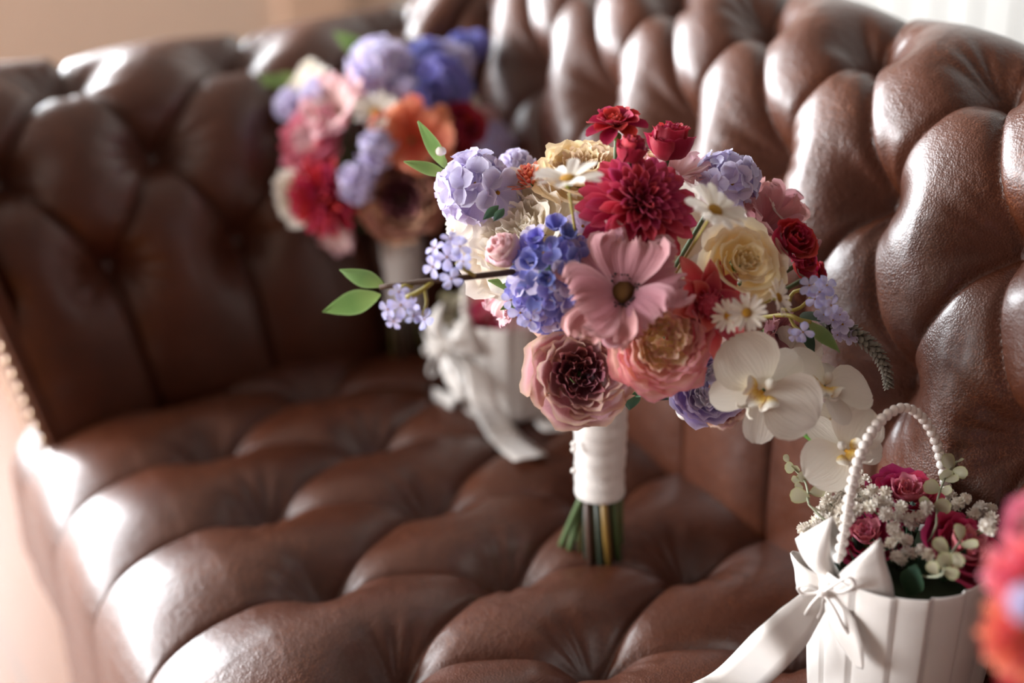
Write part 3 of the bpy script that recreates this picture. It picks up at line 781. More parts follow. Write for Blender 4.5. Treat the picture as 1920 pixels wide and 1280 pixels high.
fl('cabbage', 'cabbage_rose', 1086, 700, 100, .02, .12, 1, .004, .4)
fl('cream rose', 'cream_rose', 1392, 492, 79, .3, .3, 1, .002, .5)
fl('lotus', 'lotus_dahlia', 1322, 572, 92, .35, .15, 1, .003, .3)
fl('peony', 'peony', 975, 435, 122, -.4, .35, .9, .035)
fl('pink bud', 'rosebud', 945, 470, 34, -.6, .5, .6, -.015)
fl('mum', 'cream_bloom', 1092, 318, 84, -.1, .75, .7, .03)
fl('lilac ball', 'hydrangea', 895, 352, 74, -.55, .55, .6, .0)
fl('coral mum', 'coral_zinnia', 992, 335, 46, -.3, .8, .5, .025)
fl('lilac ball', 'hydrangea', 968, 312, 34, -.2, .8, .5, .06)
fl('pink ruffle', 'ruffled_flower', 1262, 335, 62, .2, .8, .5, .05)
fl('cream rose', 'cream_rose', 1218, 300, 42, .1, .9, .4, .06)
fl('lilac ball', 'hydrangea', 1362, 338, 58, .4, .7, .6, .035)
fl('poppy back', 'poppy', 1425, 440, 96, .5, .45, .6, .055, .8)
fl('red flower', 'red_flower', 1155, 236, 54, -.1, .75, .5, -.01)
fl('red bud', 'red_bud', 1184, 282, 29, .15, .8, .35, -.015)
fl('red bud', 'red_bud', 1257, 268, 40, .05, .9, .3, .01, .7)
fl('red rose', 'red_rose', 1492, 448, 40, .3, .35, .8, -.02)
fl('red rose', 'red_rose', 1510, 490, 30, .6, .1, .6, .012, 1)
fl('red flower', 'red_flower', 1535, 512, 24, .8, .1, .5, .02)
fl('daisy', 'daisy', 1065, 338, 68, -.15, 1.0, .55, -.055, .2)
fl('daisy', 'daisy', 1340, 396, 64, .45, .75, .75, -.045, .9)
fl('oxeye', 'small_daisy', 1400, 586, 39, .02, .05, 1, -.05)
fl('oxeye', 'small_daisy', 1459, 558, 40, .8, .25, .55, -.04, .4)
fl('oxeye', 'small_daisy', 1366, 592, 34, -.3, .0, .8, -.035, .8)
fl('oxeye', 'small_daisy', 1446, 388, 36, .9, .5, .2, .04)
fl('purple ran', 'ranunculus', 1327, 722, 68, .2, -.05, 1, .012, 2)
fl('poppy back', 'ruffled_flower', 1452, 622, 52, .4, -.1, .7, .02, 2)
fl('cabbage', 'cabbage_rose', 1365, 765, 48, .3, -.6, .5, .05, 1)
fl('peony', 'peony', 868, 402, 55, -.8, .1, .4, .03)
fl('pink ruffle', 'ruffled_flower', 960, 545, 58, -.8, -.2, .4, .06)
fl('peony', 'peony', 1240, 420, 90, .2, .6, -.6, .14)
fl('lilac ball', 'hydrangea', 1120, 480, 90, -.5, .4, -.7, .17)
fl('peony', 'peony', 1290, 560, 80, .6, .1, -.7, .15)
# violet stock: an upright cluster of florets and buds
def cluster(parent, name, core, lst, meshes, dfun, cpx, spread=1.0, smat=STEM):
    o = ob(name, gridmesh('core', sphere_grid(1, 8, 6), smat), parent, TRS(core[0], frame_to((0, 0, 1)), core[1]), world=True)
    for i, (px, py, rp, *kk) in enumerate(lst):
        dp = dfun(px, py); a, b = (px-cpx[0])/cpx[2], (cpx[1]-py)/cpx[2]
        me = kk[0] if kk else meshes[i % len(meshes)]
        piece(o, me, 'floret', at(px, py, dp), rp*dp/FPX, nrm(a*spread, b*spread, 1), i*1.3)
    return o
VX = [(1083, 505, 38, FLTS), (1010, 455, 26, BUDV[0]), (1042, 432, 28, BUDV[1]), (1000, 492, 26, BUDV[1]), (1062, 448, 27, BUDV[0]), (1028, 520, 24, BUDV[0]),
      (1092, 425, 30), (1110, 465, 36), (985, 470, 28), (985, 520, 34), (1010, 545, 36), (1045, 545, 34), (1075, 550, 34), (1120, 500, 34), (1005, 580, 34), (1040, 585, 36),
      (1030, 610, 26), (1062, 590, 28), (1000, 440, 22), (1050, 480, 30), (970, 545, 24), (1140, 470, 26), (1100, 540, 30)]
VX += [(1020, 475, 32), (1060, 520, 32), (1000, 560, 32), (1055, 570, 32), (1090, 480, 32), (1070, 465, 26), (985, 495, 28), (1015, 600, 28)]
VX = [(t[0], t[1], t[2]*1.22, *t[3:]) for t in VX]
VX = [(t if len(t) > 3 else t + ((FLT['violet'] if i % 3 else FLT['lilac'])[i % 3],)) for i, t in enumerate(VX)]
cluster(bq, 'stock_flower', (at(1045, 510, dome(1045, 510)+.035), .018), VX, None,
        lambda px, py: dome(1045, 510) - .012 + .9*(math.hypot(px-1045, py-510)/100)**2*.03, (1045, 510, 75), .9, DGREEN)
# left twig with floret clusters and leaves
dl = dome(1000, 520)-.02
T0, T1, T2, T3 = at(990, 506, dl+.02), at(880, 519, dl-.005), at(800, 527, dl-.01), at(712, 538, dl-.005)
tw = stalk(bq, [T0, T1, T2, T3], [.0022]*7+[.0018]*5, STEMB, 'twig')
def on_twig(o, me, name, px, py, rp, a, b, c, dd, tw_): 
    return piece(o, me, name, at(px, py, dl+dd), rp*dl/FPX, nrm(a, b, c), tw_)
for i, (px, py, rp, a, b) in enumerate([(838, 482, 27, -.1, .1), (862, 462, 24, .4, .6), (812, 500, 23, -.7, -.1), (846, 522, 24, .1, -.6), (815, 465, 20, -.7, .7), (845, 448, 20, .0, .9), (868, 490, 20, .7, .1),
                                        (752, 572, 26, -.1, 0), (728, 580, 22, -.8, -.1), (748, 548, 20, 0, .8), (770, 572, 20, .7, .2), (738, 602, 18, -.3, -.8), (795, 598, 22, .8, -.5), (775, 592, 18, .3, -.5)]):
    on_twig(tw, FLT4[i % 3], 'floret', px, py, rp, a, b, 1, -.012-.006*(i % 2), i*.9)
stalk(tw, [at(890, 517, dl-.005), at(872, 505, dl-.01), at(855, 492, dl-.01)], .0016, STEMY, 'pedicel', 6)
stalk(tw, [at(812, 526, dl-.01), at(790, 545, dl-.01), at(758, 560, dl-.01)], .0018, STEMY, 'pedicel', 6)
stalk(tw, [at(795, 540, dl-.01), at(800, 570, dl-.012), at(790, 592, dl-.012)], .0012, STEMY, 'pedicel', 6)
stalk(tw, [at(775, 538, dl-.01), at(755, 536, dl-.012), at(745, 550, dl-.012)], .0012, STEMY, 'pedicel', 6)
leaf(tw, LF[0], at(722, 536, dl-.005), at(636, 505, dl+.004), nrm(-.1, .55, .8))
leaf(tw, LF[0], at(714, 552, dl-.006), at(604, 585, dl-.012), nrm(0, -.05, 1))
# small florets low on the left, leaves
for i, (px, py, rp) in enumerate([(976, 586, 26), (958, 562, 20), (995, 600, 20)]):
    piece(bq, FLT4[i % 3], 'floret', at(px, py, dome(px, py)-.01), rp*dome(px, py)/FPX, nrm(-.3, -.2, 1), i)
lf = lambda me, a, b, n, da=0, db=0: leaf(bq, me, at(*a, dome(*a)+da), at(*b, dome(*b)+db), n)
lf(LF[1], (1000, 545), (915, 525), nrm(-.3, .5, .8), .03, .0); lf(LF[1], (985, 560), (938, 580), nrm(-.3, .2, .8), .03, .0)
lf(DL[0], (1190, 730), (1255, 748), nrm(.2, .6, .7), .03, .02); lf(DL[0], (1185, 740), (1245, 722), nrm(.1, .7, .6), .05, .03)
lf(DL[0], (1190, 735), (1180, 770), nrm(.1, .3, .9), .04, .05); lf(OL[0], (1020, 610), (980, 600), nrm(-.2, .1, 1), .02, .01)
lf(DL[0], (1300, 745), (1262, 762), nrm(0, .2, 1), .03, .02); lf(DL[0], (945, 390), (925, 415), nrm(-.3, .1, 1), -.01, -.02); lf(DL[0], (935, 385), (905, 412), nrm(-.3, .1, 1), -.01, -.02)
# leafy tip with a white bud, upper left
s1 = stalk(bq, [at(900, 380, dome(900, 380)+.03), at(860, 340, 1.06), at(838, 318, 1.055)], .0016, STEMY, 'leafy_sprig')
leaf(s1, LF[1], at(838, 318, 1.055), at(784, 226, 1.05), nrm(.6, .2, .7)); leaf(s1, LF[1], at(842, 328, 1.055), at(757, 302, 1.05), nrm(0, .5, .8))
piece(s1, budlet(C['daisy white'], 140), 'bud', at(826, 284, 1.05), 12*1.05/FPX, nrm(-.1, 1, .1)); leaf(s1, LF[0], at(838, 315, 1.055), at(815, 280, 1.06), nrm(.3, .2, 1))
# right sprig: florets, a leaf, stems
dr = dome(1500, 600)-.02
s2 = stalk(bq, [at(1400, 600, dr+.04), at(1470, 590, dr), at(1500, 600, dr-.01), at(1520, 604, dr-.01)], .0017, STEMY, 'floret_sprig')
stalk(s2, [at(1465, 580, dr), at(1495, 580, dr-.005), at(1525, 555, dr-.01)], .0014, STEMY, 'pedicel', 6)
stalk(s2, [at(1478, 580, dr), at(1485, 550, dr-.005), at(1510, 542, dr-.01)], .0014, STEMY, 'pedicel', 6)
stalk(s2, [at(1480, 592, dr), at(1490, 612, dr-.005), at(1505, 622, dr-.01)], .0014, STEMY, 'pedicel', 6)
for i, (px, py, rp, a, b) in enumerate([(1537, 548, 27, 0, .2), (1518, 535, 22, -.6, .5), (1550, 535, 22, .5, .6), (1558, 572, 22, .7, -.4), (1528, 560, 20, -.3, -.4), (1506, 622, 22, -.3, -.6), (1490, 628, 16, -.8, -.5)]):
    piece(s2, FLT4[i % 3], 'floret', at(px, py, dr-.02-.004*(i % 2)), rp*dr/FPX, nrm(a, b, 1), i*.9)
leaf(s2, LF[0], at(1515, 602, dr-.01), at(1576, 660, dr-.02), nrm(.25, .35, .9)); leaf(s2, DL[0], at(1500, 598, dr), at(1545, 665, dr+.02), nrm(.3, .3, .9)); leaf(s2, DL[0], at(1500, 595, dr), at(1560, 588, dr+.02), nrm(.0, .8, .5))
# veronica spike
sp_pts = [at(1540, 600, dr+.02), at(1590, 620, dr+.01), at(1635, 650, dr+.01), at(1660, 690, dr+.012), at(1666, 722, dr+.015)]
s3 = stalk(bq, sp_pts, [.003]*8+[.0015]*4, simple('grey green spike', '#6b675c', .8), 'veronica_spike'); cp = crv(sp_pts, 60)
nubs = [gridmesh('nub', blade(1, .7, .5, 1.0, 1.0, ROUND, 0, 1, 4, 4, k), C['lavender grey']) for k in range(2)]
for i in range(150):
    t = i/149; p = cp[min(59, int(t*59))]; tg = Vector(cp[min(59, int(t*59)+1)]-cp[max(0, int(t*59)-1)]).normalized(); a = i*2.4
    x = tg.orthogonal().normalized(); dd = (Matrix.Rotation(a, 3, tg) @ x)
    R_ = .0105*(1-.6*t)
    M = Matrix.Translation(Vector(p)+dd*.0012) @ frame_to(tg, dd) @ Matrix.Rotation(PI/2, 4, 'Z') @ Matrix.Scale(R_, 4)
    ob('nub', nubs[i % 2], s3, M, world=True)
for i, (px, py, rp) in enumerate([(1580, 608, 22), (1562, 600, 18), (1592, 632, 18), (1545, 590, 20), (1575, 590, 15), (1570, 628, 16)]):
    piece(s3, FLT['lilac'][i % 3], 'floret', at(px, py, dr+.005), rp*dr/FPX, nrm(.2*(i % 3-1), .3, 1), i)
# orchids on their own arching stem
od = dome(1430, 690)-.05
os_ = stalk(bq, [at(1330, 640, od+.09), at(1440, 740, od+.05), at(1500, 805, od+.045), at(1560, 850, od+.04)], .0024, simple('orchid stem', '#5d8a3c', .45), 'orchid_stem')
def orchid(px, py, rp, a, b, c, ang, d): 
    flower(bq, F['orchid'], 'orchid', at(px, py, od+d), rp*od/FPX, nrm(a, b, c), math.radians(ang))
orchid(1432, 730, 112, .05, .15, 1, -45, 0.0)
orchid(1547, 722, 96, .35, .75, .75, -30, .02)
orchid(1582, 842, 92, .1, .1, 1, 48, .02)
orchid(1560, 790, 60, .2, -.2, .5, 150, .06)
orchid(1480, 660, 66, .4, .3, -.8, 0, .06)
piece(bq, gridmesh('pearl', sphere_grid(1, 14, 9), PEARL), 'white_berry', at(1287, 768, dome(1287, 768)+.03), 20*1.07/FPX, (0, 0, 1))

# ------------------------------------------------------------------ other bouquets
def bouquet(base, label, head, R0, hz, seed):
    b = np.array([base[0], base[1], seat_z(*base)]); e = empty('bridal_bouquet', b); tag(e, label, 'bouquet', 'bouquets on the sofa')
    handle(e, b, hz, .052, .0215, 11, seed)
    hx, hy, hd = head
    def dm(px, py): 
        rho = math.hypot(px-hx, py-hy)*hd/FPX; return hd-.8*math.sqrt(max(0, R0*R0-rho*rho))
    def f_(kind, name, px, py, rp, d=0, a=None, bb=None, c=.9, twist=0):
        dp = dm(px, py)+d; q = R0*FPX/hd
        return flower(e, F[kind], name, at(px, py, dp), rp*dp/FPX, nrm((px-hx)/q if a is None else a, (hy-py)/q if bb is None else bb, c), twist, (b[0], b[1], hz))
    return e, dm, f_
F['pink carnation'] = T_rose(C['rose pink'], C['pale pink'], CAB, .09, 91, .08, .08)
F['red mum'] = T_dahlia(petal_mat('scarlet', [(0, '#b0112c'), (.5, '#b8122e'), (1, '#c8304a')], '#d0506a', .25), 90, 93)
F['coral poppy'] = T_poppy(C['orange coral'], 95, .8, 6, False)
F['peach rose'] = T_rose(C['peach mauve'], C['mauve'], CAB, .05, 97, .03)
F['violet spire'] = T_hydra(C['violet deep'], 30, .5, 45)
F['pink dahlia'] = T_dahlia(petal_mat('bright pink', [(0, '#d84e6c'), (.5, '#dd5572'), (1, '#e88090')], '#eba0a0', .3), 80, 99)
F['coral dahlia'] = T_dahlia(petal_mat('bright coral', [(0, '#d8464a'), (.5, '#dc4a4c'), (1, '#e8806a')], '#efa080', .3), 80, 101)
e2, dm2, f2 = bouquet((.055, -.12), 'bouquet with coral poppy and violet spires leaning in the corner by the arm', (725, 300, 1.515), .125, .135, 13)
f2('red mum', 'dahlia', 605, 368, 78); f2('peach rose', 'cabbage_rose', 752, 372, 78, 0, 0, -.1); f2('coral poppy', 'poppy', 772, 262, 78, .0, .1, .1)
f2('pink carnation', 'carnation', 582, 262, 66, 0, -.6, .2); f2('pink ruffle', 'ruffled_flower', 640, 210, 66, .01); f2('daisy', 'daisy', 705, 212, 48, -.02, 0, .5)
f2('lilac ball', 'hydrangea', 715, 130, 62, .02); f2('lilac loose', 'hydrangea', 708, 278, 34, -.02); f2('lilac loose', 'hydrangea', 672, 338, 36, -.01)
f2('red rose', 'red_rose', 870, 232, 40, .0, .3, .2); f2('red rose', 'red_rose', 852, 275, 30, .01, .2, 0); f2('lilac ball', 'hydrangea', 925, 262, 36, .012)
f2('pink bud', 'rosebud', 912, 225, 26, .02); f2('peony', 'peony', 556, 372, 52, -.012); f2('pink ruffle', 'ruffled_flower', 640, 430, 42, .05); f2('peony', 'peony', 870, 185, 30, .03)
for k, (px, py, rp) in enumerate([(790, 195, 46), (820, 155, 50), (840, 120, 46), (800, 110, 36), (865, 95, 36), (895, 85, 26), (765, 175, 34), (845, 170, 40)]):
    f2(('violet spire', 'violet ball', 'lilac ball', 'violet ball')[k % 4], 'delphinium', px, py, rp, .015)
for k, (px, py, rp) in enumerate([(560, 165, 34), (548, 195, 28), (590, 150, 30), (600, 180, 32), (575, 130, 22), (535, 205, 18)]):
    f2('lilac loose' if k % 2 else 'peony', 'stock_flower', px, py, rp, .0)
for a, b_ in (((545, 160), (482, 142)), ((560, 140), (490, 160)), ((695, 105), (625, 60)), ((690, 95), (640, 75))):
    leaf(e2, LF[0], at(*a, 1.5), at(*b_, 1.5), nrm(-.2, .3, 1))
# bouquet at the near end, only its rim in view
P4 = at(2010, 1120, .75)
e4, dm4, f4 = bouquet((P4[0], P4[1]), 'bouquet of bright pink and coral blooms beside the pearl-handled basket', (2010, 1120, .75), .105, .15, 17)
f4('coral dahlia', 'dahlia', 1930, 1195, 92, -.0, -.5, -.1); f4('pink dahlia', 'dahlia', 1935, 1085, 92, .03, -.6, .1); f4('lilac ball', 'hydrangea', 1925, 1130, 34, -.045)
f4('pink carnation', 'carnation', 1950, 985, 62, .03, -.4, .5); f4('coral dahlia', 'dahlia', 2060, 1110, 120, .0); f4('pink carnation', 'carnation', 2050, 1260, 100, .0); f4('red mum', 'dahlia', 1955, 1290, 78, .02)
f4('peony', 'peony', 2100, 960, 100, .02); f4('violet ball', 'hydrangea', 2150, 1150, 90, .02)
f4('red mum', 'dahlia', 2200, 1040, 95, .0, .5, .3); f4('pink carnation', 'carnation', 2190, 1240, 95, .02, .6, -.2); f4('coral poppy', 'poppy', 2030, 1010, 95, .0, .0, .5); f4('pink dahlia', 'dahlia', 2080, 1180, 100, -.02)
f4('lilac ball', 'hydrangea', 2020, 1080, 110, .14, 0, .3, -1); f4('peony', 'peony', 2130, 1160, 120, .15, .5, 0, -1)

# ------------------------------------------------------------------ flower baskets
FOAM = simple('moss filling', '#33422a', .95)
def puff():
    rg = random.Random(5); g = []
    for i in range(44):
        z = 1-(i+.5)/44*1.8; r_ = math.sqrt(max(0, 1-z*z)); a = i*2.39996; d = Vector((r_*math.cos(a), r_*math.sin(a), z))
        g.append((blade(.62, .42, .9, 1.2, .5, [(0, .3), (.6, 1), (.85, .9), (1, .5)], 0, 1, 2, 2, i), C['daisy white'], Matrix.Translation(d*.3) @ frame_to(d, twist=rg.uniform(0, 6))))
    g.append((sphere_grid(.5, 8, 6), C['daisy white'], I4))
    return join(g, 'blossom')
PUFF = puff()
BEAD = gridmesh('bead', sphere_grid(1, 14, 9), PEARL)
EUL = [gridmesh('leaf', blade(1, .85, .25, -.1, .4, ROUND, .02, 1.2, 5, 6, k), EUC) for k in range(2)]
def strip(parent, name, pts, sides, width, n=30, thick=.0005):
    """ribbon along pts; sides: vectors across at each point; width scalar or list"""
    P = crv(pts, n); Sd = crv(sides, n); Wd = np.interp(np.linspace(0, 1, n), np.linspace(0, 1, len(width)), width) if hasattr(width, '__len__') else np.full(n, width)
    Sd = Sd/np.linalg.norm(Sd, axis=1, keepdims=True)
    G = np.stack([P+Sd*(Wd[:, None]*u) for u in (-.5, -.25, 0, .25, .5)], 1)
    o = ob(name, to_local(gridmesh(name, G, SATIN), parent), parent); s_ = o.modifiers.new('thickness', 'SOLIDIFY'); s_.thickness = thick; s_.offset = 0
    return o
def basket(cx, cy, label, bow_dir, rim=.062, h=.124, foot=.055):
    zb = max(seat_z(cx+foot*.8*math.cos(a), cy+foot*.8*math.sin(a)) for a in np.linspace(0, 6.2, 16)) - .006
    e = empty('flower_basket', (cx, cy, zb)); tag(e, label, 'basket', 'satin flower girl baskets')
    def pleat(a, t):
        fr = (a*15/(2*PI)) % 1.0
        return .035*fr*(.35+.65*t) - .02*math.exp(-((fr-.02)/.05)**2)
    prof = [(1e-3, 0), (foot*.9, 0), (foot, .004)] + [(foot+(rim-foot)*t**.8, .004+(h-.004)*t) for t in np.linspace(.06, 1, 16)] + [(rim*.985, h+.0015), (rim*.955, h-.001), (rim*.92, h-.03)]
    ob('basket_body', gridmesh('body', lathe(prof, 180, pleat), SATIN), e)
    ob('lining', gridmesh('lining', lathe([(rim*.945, h-.002), (rim*.93, h-.02), (rim*.9, h-.03)], 90), SATIN), e)
    ob('moss_filling', gridmesh('moss', lathe([(1e-3, h-.014), (rim*.5, h-.013), (rim*.91, h-.016)], 40, lambda a, t: .01*math.sin(13*a)), FOAM), e)
    return e, zb
def wing(parent, c, t, up, n, A, B, k, bulge=.012, w0=.003):
    """one satin loop of a bow: from the knot c to the edge A-B (offsets in photo px / k)"""
    a = Vector(t)*(A[0]/k) - Vector(up)*(A[1]/k); b = Vector(t)*(B[0]/k) - Vector(up)*(B[1]/k); m0 = (b-a).normalized()*w0; c = Vector(c); n = Vector(n)
    N, K = 14, 9; G = np.zeros((2*N, K, 3))
    for i in range(2*N):
        s = i/(N-1) if i < N else (2*N-1-i)/(N-1); sg = 1 if i < N else -1
        for j in range(K):
            q = j/(K-1); p = (c-m0+(a*s)).lerp(c+m0+(b*s), q); p = c-m0*(1-2*q)*(1-s) + (a.lerp(b, q))*s
            fold = .0022*math.sin(q*3*PI+1)*s*(1-s*.6)
            G[i, j] = p + n*(sg*(bulge*math.sin(PI*min(1, s*.96))*(.55+.45*math.sin(PI*q))+fold) + .004)
    o = ob('loop', to_local(gridmesh('loop', G, SATIN), parent), parent); s_ = o.modifiers.new('thickness', 'SOLIDIFY'); s_.thickness = .0005; s_.offset = 0
def bow(parent, c, n, k, cords=True):
    n = Vector(n).normalized(); t = Vector((-n.y, n.x, 0)).normalized(); up = Vector((0, 0, 1))
    if t.dot(Vector(CR)) < 0: t = -t
    o = ob('bow', to_local(gridmesh('knot', sphere_grid(.0075, 14, 8, .8) + np.array(list(Vector(c)+n*.012)), SATIN), parent), parent)
    kk = k*max(.55, abs(t.dot(Vector(CR))))/1.0
    for A, B, bl in [((-66, -46), (-12, -102), .014), ((60, -92), (92, -2), .015), ((-72, -20), (-54, 46), .012)]: wing(o, c, t, up, n, A, B, kk, bl)
    f = lambda x, y, d: np.array(Vector(c)+t*(x/kk)-up*(y/kk)+n*d)
    strip(o, 'ribbon_end', [f(0, 0, .014), f(30, 28, .022), f(52, 58, .026), f(72, 92, .027)], [np.array(t-up*-.2)]*4, [.006, .022, .02, .004], 16)
    for lp in ([(0, 0), (-18, -8), (-34, 0), (-30, 14), (-10, 8), (0, 0)], [(0, 0), (-14, 26), (-22, 52), (-12, 60), (-2, 34), (0, 0)], [(0, 0), (18, -22), (40, -46), (48, -34), (26, -8), (0, 0)], [(0, 0), (24, 14), (40, 36), (52, 54)]):
        v, ff = tube(crv([f(x, y, .022+.004*math.sin(i)) for i, (x, y) in enumerate(lp)], 18), .0013, 6)
        ob('cord', to_local(mesh('cord', v, ff, SATIN), o), o)
    ob('pearl', BEAD, o, TRS(Vector(c)+n*.022, I4, .0036), world=True)
    return o
def beads(parent, pts, r_, two=True, side=(0, 0, 1)):
    P = crv(pts, 200); s = np.r_[0, np.cumsum(np.linalg.norm(np.diff(P, axis=0), axis=1))]
    for k, off in enumerate((0, 1) if two else (0,)):
        for t in np.arange(r_*(.0 if k == 0 else 1.0), s[-1], r_*1.95):
            p = [np.interp(t, s, P[:, i]) for i in range(3)]
            ob('bead', BEAD, parent, TRS(Vector(p)+Vector(side)*(off*r_*.95), I4, r_), world=True)
# --- front basket
RC = on_z(1686, 1036, .118); CX, CY = RC[0], RC[1]
nb_ = np.array([*(on_z(1556, 1092, .1)[:2]-RC[:2]), 0]); nb_ /= np.linalg.norm(nb_)
fb, zf = basket(CX, CY, 'white pleated satin basket with pearl handle at the orchids, ribbon trailing over the seat', nb_)
bn_ = nb_*.55-CD*np.array([1, 1, 0])*.6; bn_ /= np.linalg.norm(bn_)
bc = RC + nb_*.062; bc[2] = zf+.11; bc = at(1550, 1103, depth_of(bc)-.02) - bn_*.016
k1 = FPX/depth_of(bc)
bow(fb, bc, bn_, k1)
# trailing ribbon, back ribbon
gp = lambda px, py, l=.002: on_seat(px, py, l)
A0 = bc + np.array([0, 0, -.004]) + nb_*.006
strip(fb, 'ribbon_tail', [A0, at(1490, 1172, depth_of(bc)-.006), at(1440, 1222, depth_of(bc)-.004), gp(1375, 1285, .012), gp(1310, 1345, .008), gp(1240, 1400, .008)],
      [CR*.62-CU*.78]*3+[CR*.75-CU*.5, CR*.8-np.array([0, .3, 0]), CR*.8-np.array([0, .3, 0])], [.012, .03, .033, .034, .034, .034], 44)
qd = depth_of(RC)
strip(fb, 'ribbon_tail', [at(1838, 1150, qd+.02), at(1842, 1200, qd+.03), at(1832, 1260, qd+.02), at(1815, 1320, qd+.02)], [CR+CD*.8]*4, [.02, .022, .024, .022], 20)
wing(fb, at(1845, 1095, qd+.01), Vector(CR), Vector(CU), Vector(CD), (-2, -62), (16, 30), k1, .008)
beads(fb, [at(1572, 1045, qd-.035), at(1582, 990, qd-.034), at(1594, 915, qd-.03), at(1612, 850, qd-.022), at(1645, 792, qd-.01), at(1688, 764, qd+.002), at(1722, 778, qd+.014), at(1748, 815, qd+.022), at(1764, 870, qd+.03), at(1774, 930, qd+.034), at(1776, 1000, qd+.036)],
      .0034, True, CR*.7-CU*.1+CD*.6)
def dfb(px, py): return qd-.03+(1050-py)/150*.055
def thing_flower(tm, name, label, cat, group, P, R_, n, twist, root):
    L, ht = F[tm]; e = empty(name, root); tag(e, label, cat, group)
    M = TRS(P, frame_to(n, CU, twist), R_); h = ob('flower_head', ht, e, M, world=True)
    for (nm, me, Mx) in L: ob(nm, me, h, Mx)
    v, f = tube(bez(Vector(P)-Vector(n)*R_*.3, (Vector(P)+Vector(root))*.5, root, 6), .0017, 6); ob('stem', to_local(mesh('stem', v, f, STEM), e), e)
    return e
ROOT = (CX, CY, zf+.104); ROSES = []
for px, py, rp, a, b, c, lb in [(1700, 928, 62, 0, .75, .6, 'pink and crimson rose at the back of the basket under the pearl arch'), (1626, 1006, 58, -.3, .7, .6, 'pink and crimson rose half behind the satin bow'),
                                (1804, 1026, 73, .35, .6, .75, 'open pink and crimson rose with eucalyptus leaves across it, at the basket rim')]:
    dp = dfb(px, py)+(.012 if px < 1650 else .0); ROSES.append((at(px, py, dp), rp*dp/FPX)); thing_flower('basket rose', 'rose', lb, 'rose', 'roses in the pearl-handled basket', at(px, py, dp), rp*dp/FPX, nrm(a, b, c), px*.01, (CX+(px-1672)*.0001, CY, zf+.104))
PF = [(232,1005),(320,950),(390,740),(440,880),(500,740),(490,820),(540,690),(690,640),(740,720),(660,800),(720,840),(840,735),(850,805),(845,895),(960,840),(940,910),(1010,930),(1040,970),(1130,900),(1150,850),(1440,780),(1380,820),
      (1500,890),(1560,850),(1630,860),(1640,930),(1630,1010),(1000,1090),(940,1060),(880,1110),(780,1150),(920,1210),(1050,1190),(960,1230),(1160,1200),(330,990),(420,930),(510,870),(560,760),(610,720),(1330,760),(450,800),(380,860),(620,860),(1600,980),(1540,900),(470,960),(560,820),(600,780),(640,740),(700,760),(780,800),(400,800),(350,880),(580,900),(1080,920),(900,1000),(1110,1160),(1000,1180)]
PF = [(1450+x/4, 740+y/4) for x, y in PF]
cents = [(1535, 985), (1560, 925), (1620, 912), (1660, 955), (1715, 970), (1820, 940), (1850, 980), (1675, 1020), (1720, 1042)]
grp = {}
for q in PF: grp.setdefault(min(range(len(cents)), key=lambda i: math.hypot(q[0]-cents[i][0], q[1]-cents[i][1])), []).append(q)
def sprig_puffs(lst, root, dfn, label, group, rp=12):
    e = empty('babys_breath_sprig', root); tag(e, label, 'flower sprig', group)
    mid = np.mean([at(x, y, dfn(x, y)) for x, y in lst], axis=0); hub = mid*.6+np.array(root)*.4; g = [(tube(bez(root, (np.array(root)+hub)/2, hub, 5), .0008, 5), STEM, Matrix.Identity(4))]
    rg = random.Random(int(lst[0][0]))
    for x, y in lst:
        dq = dfn(x, y)+rg.uniform(-.008, .008)+(.026 if x < 1545 and y > 960 else 0)
        for _ in range(45):
            if all(np.linalg.norm(at(x, y, dq)-c_) > R_*1.02+.004 for c_, R_ in ROSES): break
            dq -= .0025
        p = at(x, y, dq); g.append((tube([hub, (hub+p)/2+np.array([0, 0, .003]), p], .0006, 4), STEM, I4))
        d = nrm(rg.uniform(-.5, .5), rg.uniform(0, .9), 1); ob('blossom', PUFF, e, TRS(p, frame_to(d, twist=rg.uniform(0, 6)), rp*1.25*rg.uniform(.9, 1.15)*dfn(x, y)/FPX), world=True)
    ob('stem', to_local(join(g, 'stem'), e), e)
GL = ['beside the upper loop of the satin bow', 'below the low orchid', 'crossed by the near strand of pearls', 'in front of the far rose, by the pearl strand', 'in the middle of the basket between the three roses',
      'under the far end of the pearl handle', 'at the outer rim behind the open rose', 'over the rose by the bow', 'low in front between bow and open rose']
for i, lst in sorted(grp.items()):
    x = np.mean([q[0] for q in lst]); sprig_puffs(lst, (CX+(x-1672)*.00012, CY+(x-1672)*.0001, zf+.104), dfb, 'sprig of tiny white baby\'s breath '+GL[i], 'baby\'s breath in the front basket')
def euc(lst, root, stem_pts, label, group, dfn, dd=-.005):
    e = empty('eucalyptus_sprig', root); tag(e, label, 'leaf sprig', group); pts = [np.array(root)]+[at(x, y, dfn(x, y)+dd) for x, y in stem_pts]
    v, f = tube(crv(pts, 14), .0009, 5); ob('stem', to_local(mesh('stem', v, f, simple('pale stem', '#8f927c', .7)), e), e); P = crv(pts, 40)
    for i, (x, y, rp) in enumerate(lst):
        c = at(x, y, dfn(x, y)+dd-.004); b = P[int(np.argmin(np.linalg.norm(P-c, axis=1)))]; dv = c-b; dv = dv/max(1e-6, np.linalg.norm(dv)); R_ = rp*2*dfn(x, y)/FPX
        leaf(e, EUL[i % 2], c-dv*R_*.5, c+dv*R_*.5, nrm(.4*math.sin(i*2), .4*math.cos(i*1.7)+.2, 1))
Q = lambda L: [(1450+x/4, 740+y/4, r_) for x, y, r_ in L]
